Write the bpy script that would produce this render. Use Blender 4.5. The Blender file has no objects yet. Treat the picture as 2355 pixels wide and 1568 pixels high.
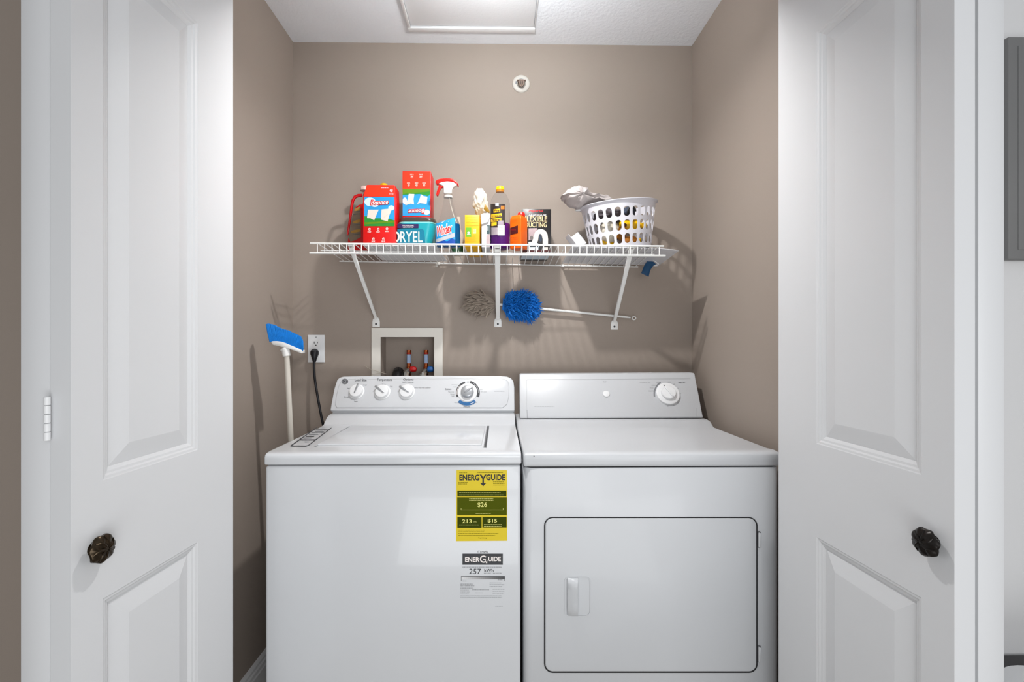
import bpy, bmesh, math, random
from mathutils import Vector, Matrix, noise
random.seed(7)
C = bpy.context.scene.collection
PI = math.pi

# ------------------------------------------------------------------ camera, world, lights, exposure
F, PXC, PYC, H = 1080.0, 1161.0, 790.0, 1.21          # focal length and principal point in photo pixels, eye height
TH = math.atan(16 / F)                                  # the camera is turned a little to the right
cam_d = bpy.data.cameras.new('camera'); cam = bpy.data.objects.new('camera', cam_d); C.objects.link(cam)
cam.location = (0, 0, H); cam.rotation_euler = (PI / 2, 0, -TH)
cam_d.sensor_width = 36; cam_d.lens = F * 36 / 2355
cam_d.shift_x = (1177.5 - PXC) / 2355; cam_d.shift_y = (PYC - 784) / 2355
cam_d.clip_start = 0.02
bpy.context.scene.camera = cam

w = bpy.data.worlds.new('world'); bpy.context.scene.world = w; w.use_nodes = True
bg = w.node_tree.nodes['Background']; bg.inputs[0].default_value = (1.0, 0.985, 0.97, 1); bg.inputs[1].default_value = .22

def area(name, loc, target, size, power, color=(1, 1, 1), sy=None, shape=None, spread=None):
    d = bpy.data.lights.new(name, 'AREA'); d.size = size; d.energy = power; d.color = color
    if sy: d.shape = 'RECTANGLE'; d.size_y = sy
    if shape: d.shape = shape
    if spread: d.spread = spread
    o = bpy.data.objects.new(name, d); C.objects.link(o); o.location = loc
    o.rotation_euler = (Vector(target) - Vector(loc)).to_track_quat('-Z', 'Y').to_euler()
    return o
def point(name, loc, r, power, color):
    d = bpy.data.lights.new(name, 'POINT'); d.energy = power; d.shadow_soft_size = r; d.color = color
    o = bpy.data.objects.new(name, d); C.objects.link(o); o.location = loc; return o
point('closet_lamp', (.02, 1.24, 2.175), .03, 2.6, (1, .985, .97))
area('closet_lamp_down', (.02, 1.24, 2.165), (.02, 1.12, 1.20), .05, 9.0, (1, .985, .97), shape='DISK')
area('ceiling_fill', (.02, 1.25, 2.20), (.02, 1.30, 3), .2, 3.5, (.92, .97, 1), shape='DISK')  # added uplight to brighten the closet ceiling, not part of the fixture
area('flash_umbrella', (.25, -.25, 1.45), (0, 1.9, 1.25), .55, 3.0, (.98, .99, 1), sy=.55)
area('hall_fill', (1.5, -2.6, 1.3), (-.4, 1.9, 1.3), 1.8, 29.0, (.97, .985, 1), sy=1.6)  # added broad soft fill from behind the camera, stands for no real opening
area('low_fill', (.1, -.45, .35), (-.05, 1.7, 2.5), 1.3, 8.5, (.95, .98, 1), sy=.7)  # added fill near the floor, aimed up to lift the closet ceiling
vs = bpy.context.scene.view_settings
vs.view_transform = 'Standard'; vs.look = 'None'; vs.gamma = 1; vs.exposure = 0.38; vs.use_curve_mapping = False
bpy.context.scene.cycles.max_bounces = 8
bpy.context.scene.cycles.use_denoising = True

# ------------------------------------------------------------------ helpers
def ray(px, py):
    u = (px - PXC) / F; v = (PYC - py) / F
    f = Vector((math.sin(TH), math.cos(TH), 0)); r = Vector((math.cos(TH), -math.sin(TH), 0))
    return f + r * u + Vector((0, 0, v))
def hit(px, py, P, N):                                  # where the sight line through a photo pixel meets the plane (P, N)
    d = ray(px, py); o = Vector((0, 0, H)); N = Vector(N)
    return o + d * ((Vector(P) - o).dot(N) / d.dot(N))
def at(px, py, Y): return hit(px, py, (0, Y, 0), (0, 1, 0))
class Pl:                                               # a real plane in the room that prints lie on
    def __init__(s, P, N): s.P = Vector(P); s.N = Vector(N).normalized()
    def __call__(s, px, py, off=0.0): return hit(px, py, s.P + s.N * off, s.N)
def frontal(Y): return Pl((0, Y, 0), (0, -1, 0))

def lin(c): c /= 255.0; return c / 12.92 if c <= .04045 else ((c + .055) / 1.055) ** 2.4
MATS = {}
def mat(name, rgb, rough=.5, metal=0, spec=.5, var=.03, vscale=8, bump=0, bscale=200, trans=0, ior=1.45, coat=0, sheen=0, alpha=1):
    m = bpy.data.materials.new(name); m.use_nodes = True; nt = m.node_tree; b = nt.nodes['Principled BSDF']
    col = tuple(lin(c) for c in rgb) + (1,)
    b.inputs['Roughness'].default_value = rough; b.inputs['Metallic'].default_value = metal
    b.inputs['Specular IOR Level'].default_value = spec; b.inputs['Transmission Weight'].default_value = trans
    b.inputs['IOR'].default_value = ior; b.inputs['Coat Weight'].default_value = coat; b.inputs['Sheen Weight'].default_value = sheen
    b.inputs['Alpha'].default_value = alpha
    tc = nt.nodes.new('ShaderNodeTexCoord')
    n = nt.nodes.new('ShaderNodeTexNoise'); n.inputs['Scale'].default_value = vscale; n.inputs['Detail'].default_value = 3
    nt.links.new(tc.outputs['Object'], n.inputs['Vector'])
    mx = nt.nodes.new('ShaderNodeMix'); mx.data_type = 'RGBA'
    mx.inputs['A'].default_value = tuple(c * (1 - var) for c in col[:3]) + (1,)
    mx.inputs['B'].default_value = tuple(min(1, c * (1 + var)) for c in col[:3]) + (1,)
    nt.links.new(n.outputs['Fac'], mx.inputs['Factor']); nt.links.new(mx.outputs['Result'], b.inputs['Base Color'])
    if bump:
        n2 = nt.nodes.new('ShaderNodeTexNoise'); n2.inputs['Scale'].default_value = bscale; n2.inputs['Detail'].default_value = 4
        nt.links.new(tc.outputs['Object'], n2.inputs['Vector'])
        bp = nt.nodes.new('ShaderNodeBump'); bp.inputs['Strength'].default_value = bump; bp.inputs['Distance'].default_value = .002
        nt.links.new(n2.outputs['Fac'], bp.inputs['Height']); nt.links.new(bp.outputs['Normal'], b.inputs['Normal'])
    MATS[name] = m
    return m
def M(name): return MATS[name]

def root_loc(o):
    while o.parent: o = o.parent
    return o.location.copy()
def obj(name, bm, m, parent=None, smooth=40, kind=None, label=None):
    """link a bmesh given in room coordinates as ONE mesh object under its parent"""
    bmesh.ops.recalc_face_normals(bm, faces=bm.faces)
    me = bpy.data.meshes.new(name)
    if parent:
        bmesh.ops.translate(bm, vec=-root_loc(parent), verts=bm.verts)
    bm.to_mesh(me); bm.free()
    me.materials.append(M(m) if isinstance(m, str) else m)
    if smooth:
        for p in me.polygons: p.use_smooth = True
        me.set_sharp_from_angle(angle=math.radians(smooth))
    o = bpy.data.objects.new(name, me); C.objects.link(o)
    if parent: o.parent = parent
    if kind: o['kind'] = kind
    if label: o['label'] = label
    return o
def thing(name, label, cat, loc, group=None):
    o = bpy.data.objects.new(name, None); C.objects.link(o); o.location = loc; o.empty_display_size = .05
    o['label'] = label; o['category'] = cat
    if group: o['group'] = group
    return o
def tag(o, label, cat, group=None):
    o['label'] = label; o['category'] = cat
    if group: o['group'] = group
    return o
def srt(name, loc):                                     # an Empty of the setting
    o = bpy.data.objects.new(name, None); C.objects.link(o); o.location = loc; o['kind'] = 'structure'; o.empty_display_size = .05
    return o
def origin(o, loc):                                     # put a one-mesh thing's origin at its base
    loc = Vector(loc); o.data.transform(Matrix.Translation(-loc)); o.location = loc; return o

def new(): return bmesh.new()
def box(bm, x0, x1, y0, y1, z0, z1, bev=0, seg=2, mtx=None):
    t = bmesh.new()
    bmesh.ops.create_cube(t, size=1)
    for v in t.verts: v.co = Vector(((x0 + x1) / 2 + v.co.x * (x1 - x0), (y0 + y1) / 2 + v.co.y * (y1 - y0), (z0 + z1) / 2 + v.co.z * (z1 - z0)))
    if bev: bmesh.ops.bevel(t, geom=t.edges[:] , offset=bev, segments=seg, affect='EDGES', profile=.5)
    if mtx: bmesh.ops.transform(t, matrix=mtx, verts=t.verts)
    join(bm, t); return bm
def join(bm, t):
    me = bpy.data.meshes.new('tmp'); t.to_mesh(me); t.free(); bm.from_mesh(me); bpy.data.meshes.remove(me)
def prism(bm, pts, vec, bev=0, seg=2, angle=30):
    """polygon (3-D points) pushed along vec"""
    t = bmesh.new(); vec = Vector(vec)
    a = [t.verts.new(p) for p in pts]; b = [t.verts.new(Vector(p) + vec) for p in pts]; n = len(a)
    t.faces.new(a); t.faces.new(b[::-1])
    for i in range(n): t.faces.new((a[i], b[i], b[(i + 1) % n], a[(i + 1) % n]))
    bmesh.ops.recalc_face_normals(t, faces=t.faces)
    if bev:
        es = [e for e in t.edges if len(e.link_faces) == 2 and e.calc_face_angle(0) > math.radians(angle)]
        bmesh.ops.bevel(t, geom=es, offset=bev, segments=seg, affect='EDGES', profile=.5)
    join(bm, t); return bm
def tube(bm, pts, r, n=8, cap=True, flat=1.0):
    pts = [Vector(p) for p in pts]; rs = r if isinstance(r, (list, tuple)) else [r] * len(pts)
    rings = []; up = None
    for i, p in enumerate(pts):
        d = (pts[min(i + 1, len(pts) - 1)] - pts[max(i - 1, 0)]).normalized()
        if up is None:
            up = Vector((0, 0, 1)) if abs(d.z) < .9 else Vector((0, 1, 0))
        a = d.cross(up).normalized(); b = a.cross(d).normalized(); up = b
        rings.append([bm.verts.new(p + (a * math.cos(2 * PI * k / n) + b * math.sin(2 * PI * k / n) * flat) * rs[i]) for k in range(n)])
    for i in range(len(rings) - 1):
        for k in range(n): bm.faces.new((rings[i][k], rings[i][(k + 1) % n], rings[i + 1][(k + 1) % n], rings[i + 1][k]))
    if cap: bm.faces.new(rings[0][::-1]); bm.faces.new(rings[-1])
    return bm
def frame(axis):
    axis = Vector(axis).normalized(); t = Vector((0, 0, 1)) if abs(axis.z) < .9 else Vector((0, 1, 0))
    a = t.cross(axis).normalized(); return a, axis.cross(a), axis
def lathe(bm, c, axis, prof, n=32, sx=1.0, sy=1.0, cap=True):
    """prof: (radius, height along axis) pairs"""
    a, b, ax = frame(axis); c = Vector(c); rings = []
    for r, h in prof:
        rings.append([bm.verts.new(c + ax * h + (a * math.cos(2 * PI * k / n) * sx + b * math.sin(2 * PI * k / n) * sy) * max(r, 1e-5)) for k in range(n)])
    for i in range(len(rings) - 1):
        for k in range(n): bm.faces.new((rings[i][k], rings[i][(k + 1) % n], rings[i + 1][(k + 1) % n], rings[i + 1][k]))
    if cap: bm.faces.new(rings[0][::-1]); bm.faces.new(rings[-1])
    return bm
def loft(bm, rings, cap=True):
    rs = [[bm.verts.new(p) for p in r] for r in rings]; n = len(rs[0])
    for i in range(len(rs) - 1):
        for k in range(n): bm.faces.new((rs[i][k], rs[i][(k + 1) % n], rs[i + 1][(k + 1) % n], rs[i + 1][k]))
    if cap: bm.faces.new(rs[0][::-1]); bm.faces.new(rs[-1])
    return bm
def rrect(hx, hy, r, n=5):                              # rounded rectangle, 2-D points
    r = min(r, hx * .999, hy * .999); out = []
    for cx, cy, a0 in ((hx - r, hy - r, 0), (-hx + r, hy - r, 90), (-hx + r, -hy + r, 180), (hx - r, -hy + r, 270)):
        for k in range(n + 1):
            a = math.radians(a0 + 90 * k / n); out.append((cx + r * math.cos(a), cy + r * math.sin(a)))
    return out
def rrect_px(x0, y0, x1, y1, r, n=5):
    cx, cy = (x0 + x1) / 2, (y0 + y1) / 2
    return [(cx + a, cy + b) for a, b in rrect((x1 - x0) / 2, (y1 - y0) / 2, r, n)]
def ell_px(cx, cy, rx, ry, a0=0, a1=360, n=24):
    return [(cx + rx * math.cos(math.radians(a0 + (a1 - a0) * k / n)), cy - ry * math.sin(math.radians(a0 + (a1 - a0) * k / n))) for k in range(n if a1 - a0 == 360 else n + 1)]
def arc_px(cx, cy, r0, r1, a0, a1, n=16): return ell_px(cx, cy, r1, r1, a0, a1, n) + ell_px(cx, cy, r0, r0, a0, a1, n)[::-1]

class Print:
    """flat print on a real surface: polygons and lettering, one part per colour"""
    def __init__(s, parent, surf, lift=.0004): s.parent = parent; s.surf = surf; s.b = {}; s.lift = lift
    def bm(s, m, name='print'):
        s.n = getattr(s, 'n', 0) + 1
        k = (m, name, 0 if name in ('fine_print', 'icon', 'scale_bar') else s.n)   # rows of fine print stay joined, everything else is a piece of its own
        if k not in s.b: s.b[k] = bmesh.new()
        return s.b[k]
    def poly(s, m, pts, lv=1, name='print'):
        b = s.bm(m, name)
        try: b.faces.new([b.verts.new(s.surf(x, y, s.lift * lv)) for x, y in pts])
        except ValueError: pass
        return s
    def rect(s, m, x0, y0, x1, y1, lv=1, name='print'): return s.poly(m, [(x0, y0), (x1, y0), (x1, y1), (x0, y1)], lv, name)
    def lines(s, m, x0, x1, ys, h=.7, lv=1, words=True):  # rows of print too small to read
        for y in ys:
            x = x0; end = x1 - random.random() * (x1 - x0) * .15
            while x < end:
                wd = random.uniform(1.6, 5.5) if words else end - x
                s.rect(m, x, y - h / 2, min(x + wd, end), y + h / 2, lv, 'fine_print'); x += wd + .8
        return s
    def text(s, m, body, x0, y0, x1, y1, lv=2, shear=0, rot=0, grow=0, name='lettering', rise=0):
        """lettering filling the box x0..x1, y0 (top)..y1 (bottom), photo pixels"""
        me = text_mesh(body, grow)
        xs = [v.co.x for v in me.vertices]; ys = [v.co.y for v in me.vertices]
        ax, bx, ay, by = min(xs), max(xs), min(ys), max(ys)
        t = bmesh.new(); t.from_mesh(me); bpy.data.meshes.remove(me)
        for v in t.verts:
            u = (v.co.x - ax) / (bx - ax); q = (v.co.y - ay) / (by - ay)
            if rot == 180: u, q = 1 - u, 1 - q
            v.co = s.surf(x0 + u * (x1 - x0) + shear * (q - .5), y1 - q * (y1 - y0) - rise * (u - .5), s.lift * lv)
        join(s.bm(m, name), t); return s
    def done(s):
        for (m, name, q), b in s.b.items():
            if len(b.faces): obj(name, b, m, s.parent, smooth=0, kind='stuff' if name in ('fine_print', 'icon', 'scale_bar') else None)
def text_mesh(body, grow=0):
    cu = bpy.data.curves.new('t', 'FONT'); cu.body = body; cu.offset = grow; cu.resolution_u = 3
    o = bpy.data.objects.new('t', cu); C.objects.link(o); bpy.context.view_layer.update()
    me = bpy.data.meshes.new_from_object(o.evaluated_get(bpy.context.evaluated_depsgraph_get()))
    bpy.data.objects.remove(o); bpy.data.curves.remove(cu); return me

def crumple(bm, c, size, seed=0, amp=.25, freq=2.2, sub=4, rot=0, shape=None):
    """a crumpled cloth or bag: a closed lump with ridged folds"""
    t = bmesh.new(); bmesh.ops.create_icosphere(t, subdivisions=sub, radius=1)
    s = Vector((seed * 3.1, seed * 1.7, seed * .9))
    for v in t.verts:
        n = v.co.normalized()
        d = noise.ridged_multi_fractal(n * freq + s, 1, 2, 3, 1, 2) - 1.0
        e = noise.noise(n * freq * .7 + s)
        r = 1 + amp * (.45 * d + .7 * e)
        p = n * r
        if shape: p = shape(p)
        v.co = Vector((p.x * size[0], p.y * size[1], p.z * size[2]))
    bmesh.ops.transform(t, matrix=Matrix.Translation(Vector(c)) @ Matrix.Rotation(rot, 4, 'Y'), verts=t.verts)
    join(bm, t); return bm

# ------------------------------------------------------------------ materials
mat('wall_paint', (156, 144, 134), .75, var=.02, vscale=3, bump=.12, bscale=350)
mat('grey_wall_paint', (222, 222, 223), .75, var=.02, vscale=3, bump=.1, bscale=300)
mat('ceiling_paint', (240, 244, 249), .9, var=.02, bump=.9, bscale=90)
mat('hatch_board', (244, 247, 250), .8, var=.01, bump=.3, bscale=120)
mat('trim_paint', (232, 233, 234), .45, var=.01)
mat('door_paint', (212, 213, 215), .38, var=.012, vscale=2, bump=.05, bscale=60)
mat('enamel', (209, 211, 214), .22, var=.01, coat=.25)
mat('enamel_cool', (197, 199, 202), .34, var=.01, coat=.1)
mat('white_plastic', (232, 233, 234), .35, var=.01)
mat('knob_silver', (176, 178, 181), .28, metal=.55, var=.03)
mat('dark_gap', (38, 38, 40), .8)
mat('grey_gap', (120, 121, 123), .7)
mat('dark_print', (62, 63, 66), .6)
mat('grey_print', (128, 130, 133), .6)
mat('light_print', (172, 174, 177), .6)
mat('black_print', (24, 23, 24), .5)
mat('blue_print', (8, 92, 150), .4)
mat('energy_yellow', (226, 200, 14), .5, var=.02)
mat('olive', (78, 86, 0), .8, spec=.2)
mat('dark_olive', (56, 66, 0), .8, spec=.2)
mat('pale_yellow', (232, 228, 130), .5)
mat('paper_white', (208, 206, 198), .6)
mat('wire_coat', (232, 232, 230), .35, var=.01)
mat('clear_clip', (196, 192, 186), .3)
mat('bronze', (62, 52, 40), .25, metal=.85, var=.5, vscale=90)
mat('knob_dark', (36, 33, 31), .3, metal=.6, var=.4, vscale=90)
mat('chrome', (190, 188, 182), .15, metal=1)
mat('copper', (176, 92, 52), .3, metal=.9, var=.2, vscale=60)
mat('pipe_label', (160, 182, 215), .5, var=.15, vscale=200)
mat('red_rubber', (178, 14, 16), .4)
mat('blue_rubber', (22, 84, 150), .4)
mat('black_rubber', (18, 18, 20), .35)
mat('cord_black', (16, 17, 24), .45)
mat('outlet_white', (232, 234, 236), .3)
mat('string', (196, 186, 172), .8)
mat('floor_boards', (150, 141, 130), .5, var=.2, vscale=6)
mat('bristle_blue', (0, 132, 222), .6, var=.2, vscale=60)
mat('broom_plastic', (228, 228, 226), .35)
mat('broom_handle', (206, 200, 190), .4, var=.08, vscale=14)
mat('duster_blue', (0, 112, 202), .7, var=.35, vscale=45)
mat('duster_grey', (150, 138, 126), .85, var=.25, vscale=50)
mat('red_card', (214, 10, 8), .4, var=.03)
mat('red_card_top', (238, 50, 18), .4, var=.03)
mat('sky_print', (40, 146, 205), .4, var=.1, vscale=30)
mat('cloud_print', (196, 216, 232), .5)
mat('green_print', (34, 130, 44), .4, var=.2, vscale=60)
mat('olive_green_print', (88, 132, 12), .4, var=.2, vscale=50)
mat('cream_print', (216, 204, 192), .5)
mat('crease', (206, 188, 170), .6)
mat('red_print', (206, 20, 26), .4)
mat('white_print', (244, 236, 232), .5)
mat('red_plastic', (190, 10, 16), .25, var=.05)
mat('jug_label', (112, 96, 78), .6, var=.35, vscale=40)
mat('jug_label_gold', (150, 112, 40), .6, var=.3, vscale=60)
mat('pale_cap', (214, 186, 178), .35)
mat('gold_cap', (216, 164, 20), .2, var=.1)
mat('amber', (150, 84, 20), .2, var=.15)
mat('teal_plastic', (28, 150, 160), .3, var=.06)
mat('teal_edge', (120, 200, 196), .3)
mat('teal_label', (8, 112, 138), .4, var=.05)
mat('smoke_lid', (62, 56, 48), .2, coat=.4)
mat('purple_print', (44, 24, 78), .4)
mat('pale_green_print', (222, 236, 214), .5)
mat('tan_print', (196, 170, 138), .5, var=.1)
mat('clear_plastic', (244, 246, 248), .05, trans=1, ior=1.08, spec=.6)
mat('dip_tube', (232, 222, 206), .3)
mat('blue_liquid', (0, 92, 148), .15, var=.06)
mat('spray_label', (36, 150, 212), .35, var=.08, vscale=30)
mat('navy_print', (10, 66, 150), .35, var=.2)
mat('spray_red', (226, 26, 18), .3)
mat('spray_white', (214, 211, 207), .35)
mat('beige_plastic', (190, 176, 160), .4)
mat('dark_green', (38, 74, 46), .5)
mat('box_yellow', (226, 168, 4), .45, var=.05, vscale=20)
mat('yellow_shade_print', (206, 148, 4), .5)
mat('lime_print', (96, 160, 20), .5)
mat('pale_orange_print', (246, 214, 140), .5)
mat('carton_white', (206, 206, 209), .5, var=.02)
mat('mauve_print', (168, 148, 150), .5, var=.3, vscale=70)
mat('teal_dark_print', (50, 72, 74), .5)
mat('plastic_bag', (206, 199, 184), .3, var=.03, spec=.4)
mat('grey_bag', (206, 206, 210), .35, var=.05)
mat('olive_tag', (140, 104, 10), .4, var=.3, vscale=60)
mat('yellow_cap', (250, 208, 20), .3)
mat('cap_brown', (176, 110, 34), .3)
mat('purple_liquid', (88, 16, 118), .2, var=.08)
mat('label_dark', (44, 36, 34), .45, var=.5, vscale=60)
mat('label_mauve', (150, 138, 146), .5, var=.25, vscale=80)
mat('label_yellow', (226, 178, 20), .45)
mat('label_orange', (222, 110, 30), .45)
mat('orange_tin', (226, 96, 6), .35, var=.05)
mat('maroon_print', (66, 8, 8), .5)
mat('dark_orange_print', (196, 78, 8), .5)
mat('black_card', (18, 14, 14), .35)
mat('gold_print', (240, 206, 150), .5)
mat('silver_print', (206, 198, 190), .5, var=.15, vscale=200)
mat('shadow_print', (100, 92, 90), .5)
mat('steel_blue_print', (36, 48, 66), .5)
mat('pale_blue_card', (206, 220, 230), .5, var=.05)
mat('basket_plastic', (212, 211, 218), .3, var=.01)
mat('bag_linen', (182, 174, 172), .7, var=.06, vscale=12, bump=.3, bscale=300)
mat('dark_cloth', (86, 80, 84), .85, var=.2, vscale=20)
mat('slate_cloth', (60, 68, 84), .85, var=.2, vscale=20)
mat('bottle_yellow', (244, 190, 10), .25)
mat('bottle_amber', (140, 84, 12), .15, var=.2, vscale=40)
mat('brown_rubber', (84, 44, 38), .4)
mat('tag_blue', (8, 66, 106), .5, var=.05)
mat('board_white', (214, 214, 216), .6)
mat('frame_grey', (118, 118, 118), .5, var=.05)
mat('dark_wood', (56, 54, 56), .5)
mat('sprinkler_white', (206, 202, 194), .35)
mat('sprinkler_metal', (128, 110, 98), .3, metal=.7)
mat('sprinkler_dark', (70, 58, 50), .4)

# ------------------------------------------------------------------ the room
WB, WL, WR, CE, FR = 1.925, -.834, .800, 2.438, 1.215    # back wall, left wall, right wall, ceiling, back of the front wall
bm = new(); box(bm, -3.2, 3.2, -3.2, 2.1, -.06, 0); obj('floor', bm, 'floor_boards', kind='structure')
bm = new(); box(bm, -3.2, 3.2, -3.2, 2.1, CE, CE + .06); obj('ceiling', bm, 'ceiling_paint', kind='structure')

# back wall with the recess of the washer outlet box
r0 = at(876, 775, WB); r1 = at(999, 905, WB); RX0, RX1, RZ1, RZ0 = r0.x, r1.x, r0.z, r1.z; RD = .085
bm = new()
def quad(bm, *p): bm.faces.new([bm.verts.new(q) for q in p])
X0, X1 = WL - .12, WR + .12
for a, b, c, d in ((X0, RX0, 0, CE), (RX1, X1, 0, CE), (RX0, RX1, 0, RZ0), (RX0, RX1, RZ1, CE)):
    quad(bm, (a, WB, c), (b, WB, c), (b, WB, d), (a, WB, d))
Yr = WB + RD
quad(bm, (RX0, Yr, RZ0), (RX1, Yr, RZ0), (RX1, Yr, RZ1), (RX0, Yr, RZ1))
quad(bm, (RX0, WB, RZ0), (RX0, Yr, RZ0), (RX0, Yr, RZ1), (RX0, WB, RZ1))
quad(bm, (RX1, WB, RZ0), (RX1, Yr, RZ0), (RX1, Yr, RZ1), (RX1, WB, RZ1))
quad(bm, (RX0, WB, RZ1), (RX1, WB, RZ1), (RX1, Yr, RZ1), (RX0, Yr, RZ1))
quad(bm, (RX0, WB, RZ0), (RX1, WB, RZ0), (RX1, Yr, RZ0), (RX0, Yr, RZ0))
box(bm, X0, X1, Yr + .001, Yr + .05, 0, CE)
bmesh.ops.remove_doubles(bm, verts=bm.verts, dist=1e-5)
obj('wall_back', bm, 'wall_paint', kind='structure', smooth=0)
bm = new(); box(bm, WL - .12, WL, FR - .02, WB + .12, 0, CE); obj('wall_left', bm, 'wall_paint', kind='structure')
bm = new(); box(bm, WR, WR + .12, FR, WB + .12, 0, CE); obj('wall_right', bm, 'wall_paint', kind='structure')
bm = new(); box(bm, -3.2, -.790, 1.10, FR, 0, CE); obj('wall_front_left', bm, 'wall_paint', kind='structure')
bm = new(); box(bm, .832, 3.2, 1.10, FR, 0, CE); obj('wall_front_right', bm, 'grey_wall_paint', kind='structure')
bm = new(); box(bm, -.790, .832, 1.10, FR, 2.118, CE); obj('wall_header', bm, 'trim_paint', kind='structure')
bm = new(); box(bm, -.790, -.772, 1.098, FR - .001, 0, 2.118, .001); obj('trim_1', bm, 'trim_paint', kind='structure')
bm = new(); box(bm, .814, .832, 1.098, FR - .001, 0, 2.118, .001); obj('trim_2', bm, 'trim_paint', kind='structure')

def baseboard(name, x0, x1, y0, y1, sx):
    """stepped baseboard along a side wall; sx = which way it faces"""
    bm = new(); xw = x0
    prof = [(0, 0), (.016, 0), (.016, .078), (.013, .082), (.013, .094), (.009, .099), (.009, .108), (.004, .116), (0, .118)]
    prism(bm, [(xw + sx * a, y0, z) for a, z in prof], (0, y1 - y0, 0))
    obj(name, bm, 'trim_paint', kind='structure', smooth=20)
baseboard('baseboard_left', WL, 0, FR, WB, 1)
baseboard('baseboard_right', WR, 0, FR, WB, -1)
bm = new(); box(bm, WL + .016, WR - .016, WB - .015, WB, 0, .1, .003); obj('baseboard_back', bm, 'trim_paint', kind='structure')

# ceiling access hatch: board in a white strip frame
h0 = hit(940, 67, (0, 0, CE), (0, 0, 1)); h1 = hit(1230, 67, (0, 0, CE), (0, 0, 1)); hy = h0.y
ht = srt('trim_3', (h0.x, hy, CE)); hn = .92
bm = new(); box(bm, h0.x, h1.x, hy - .024, hy, CE - .012, CE, .002); obj('frame_strip', bm, 'trim_paint', ht)
bm = new(); box(bm, h0.x, h0.x + .012, hn, hy - .024, CE - .012, CE, .002); obj('frame_strip', bm, 'trim_paint', ht)
bm = new(); box(bm, h1.x - .004, h1.x, hn, hy - .024, CE - .006, CE, .001); obj('frame_strip', bm, 'trim_paint', ht)
bm = new(); box(bm, h0.x + .013, h1.x - .006, hn, hy - .028, CE - .005, CE - .0005, .001); obj('hatch_panel', bm, 'hatch_board', ht)

# ------------------------------------------------------------------ the two bifold doors, folded open
def leaf_ring(bm, o, U, N, rects):
    """nested rectangles (u0,u1,z0,z1,depth) joined to a moulded surface"""
    loops = []
    for u0, u1, z0, z1, d in rects:
        loops.append([bm.verts.new(o + U * u + N * (-d) + Vector((0, 0, z))) for u, z in ((u0, z0), (u1, z0), (u1, z1), (u0, z1))])
    for a, b in zip(loops, loops[1:]):
        for k in range(4): bm.faces.new((a[k], a[(k + 1) % 4], b[(k + 1) % 4], b[k]))
    return loops
ZT = 2.10
def make_leaf(door, near, far, side, panels, ub):
    """near, far: floor points of the visible face; side +1: that face looks to +X"""
    near = Vector(near); far = Vector(far); U = (far - near).normalized(); L = (far - near).length
    N = Vector((U.y, -U.x, 0)) * side
    bm = new(); T = .0345; z0 = .012
    us = [0, ub[0], ub[1], L]; zs = [z0]; holes = []
    for a, b in panels: zs += [a, b]
    zs.append(ZT)
    P = lambda u, z, d=0: near + U * u - N * d + Vector((0, 0, z))
    for i in range(3):
        for j in range(len(zs) - 1):
            if i == 1 and j % 2 == 1: continue
            quad(bm, P(us[i], zs[j]), P(us[i + 1], zs[j]), P(us[i + 1], zs[j + 1]), P(us[i], zs[j + 1]))
    fields = []
    for a, b in panels:                                 # moulding stepping down round each panel
        r = [(0, 0), (.002, .0012), (.006, .0018), (.009, .0045), (.013, .005), (.017, .008), (.019, .0095)]
        leaf_ring(bm, near, U, N, [(ub[0] + e, ub[1] - e, a + e, b - e, d) for e, d in r])
        fields.append((ub[0] + .019, ub[1] - .019, a + .019, b - .019))
    quad(bm, P(0, z0), P(0, z0, T), P(0, ZT, T), P(0, ZT)); quad(bm, P(L, z0), P(L, z0, T), P(L, ZT, T), P(L, ZT))
    quad(bm, P(0, z0, T), P(L, z0, T), P(L, ZT, T), P(0, ZT, T))
    quad(bm, P(0, z0), P(L, z0), P(L, z0, T), P(0, z0, T)); quad(bm, P(0, ZT), P(L, ZT), P(L, ZT, T), P(0, ZT, T))
    bmesh.ops.remove_doubles(bm, verts=bm.verts, dist=1e-5)
    lf = obj('leaf', bm, 'door_paint', door, smooth=0)
    for u0, u1, a, b in fields:                         # raised panel with a wide bevel
        bm = new()
        bv = .032
        lo = leaf_ring(bm, near, U, N, [(u0, u1, a, b, .0096), (u0 + bv, u1 - bv, a + bv, b - bv, .0016), (u0 + bv + .003, u1 - bv - .003, a + bv + .003, b - bv - .003, .001)])
        bm.faces.new(lo[-1])
        obj('panel', bm, 'door_paint', lf, smooth=0)
    return lf, P, N
def floor_pt(px, d):                                    # floor point under pixel column px at camera depth d
    u = (px - PXC) / F
    return Vector((math.sin(TH) * d + math.cos(TH) * u * d, math.cos(TH) * d - math.sin(TH) * u * d, 0))

nl, fl = floor_pt(163, .748), floor_pt(536, 1.160)
dl = srt('door_1', (nl.x, nl.y, 0)); 
Lf = (fl - nl).length
lfL, PL, NL = make_leaf(dl, nl, fl, 1, [(.14, .773), (.9755, 1.917)], (.0565, .288))
# second leaf lies behind the first; only its front edge shows
def back_leaf(door, x0, x1, y0, y1, skew):
    bm = new()
    prism(bm, [(x0, y0, .012), (x1, y0, .012), (x1 + skew, y1, .012), (x0 + skew, y1, .012)], (0, 0, ZT - .012), .0015, 2)
    return obj('leaf', bm, 'door_paint', door)
a, b = floor_pt(47, .752), floor_pt(110.5, .750)
back_leaf(dl, a.x, b.x, a.y, 1.135, -.003)
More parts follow.
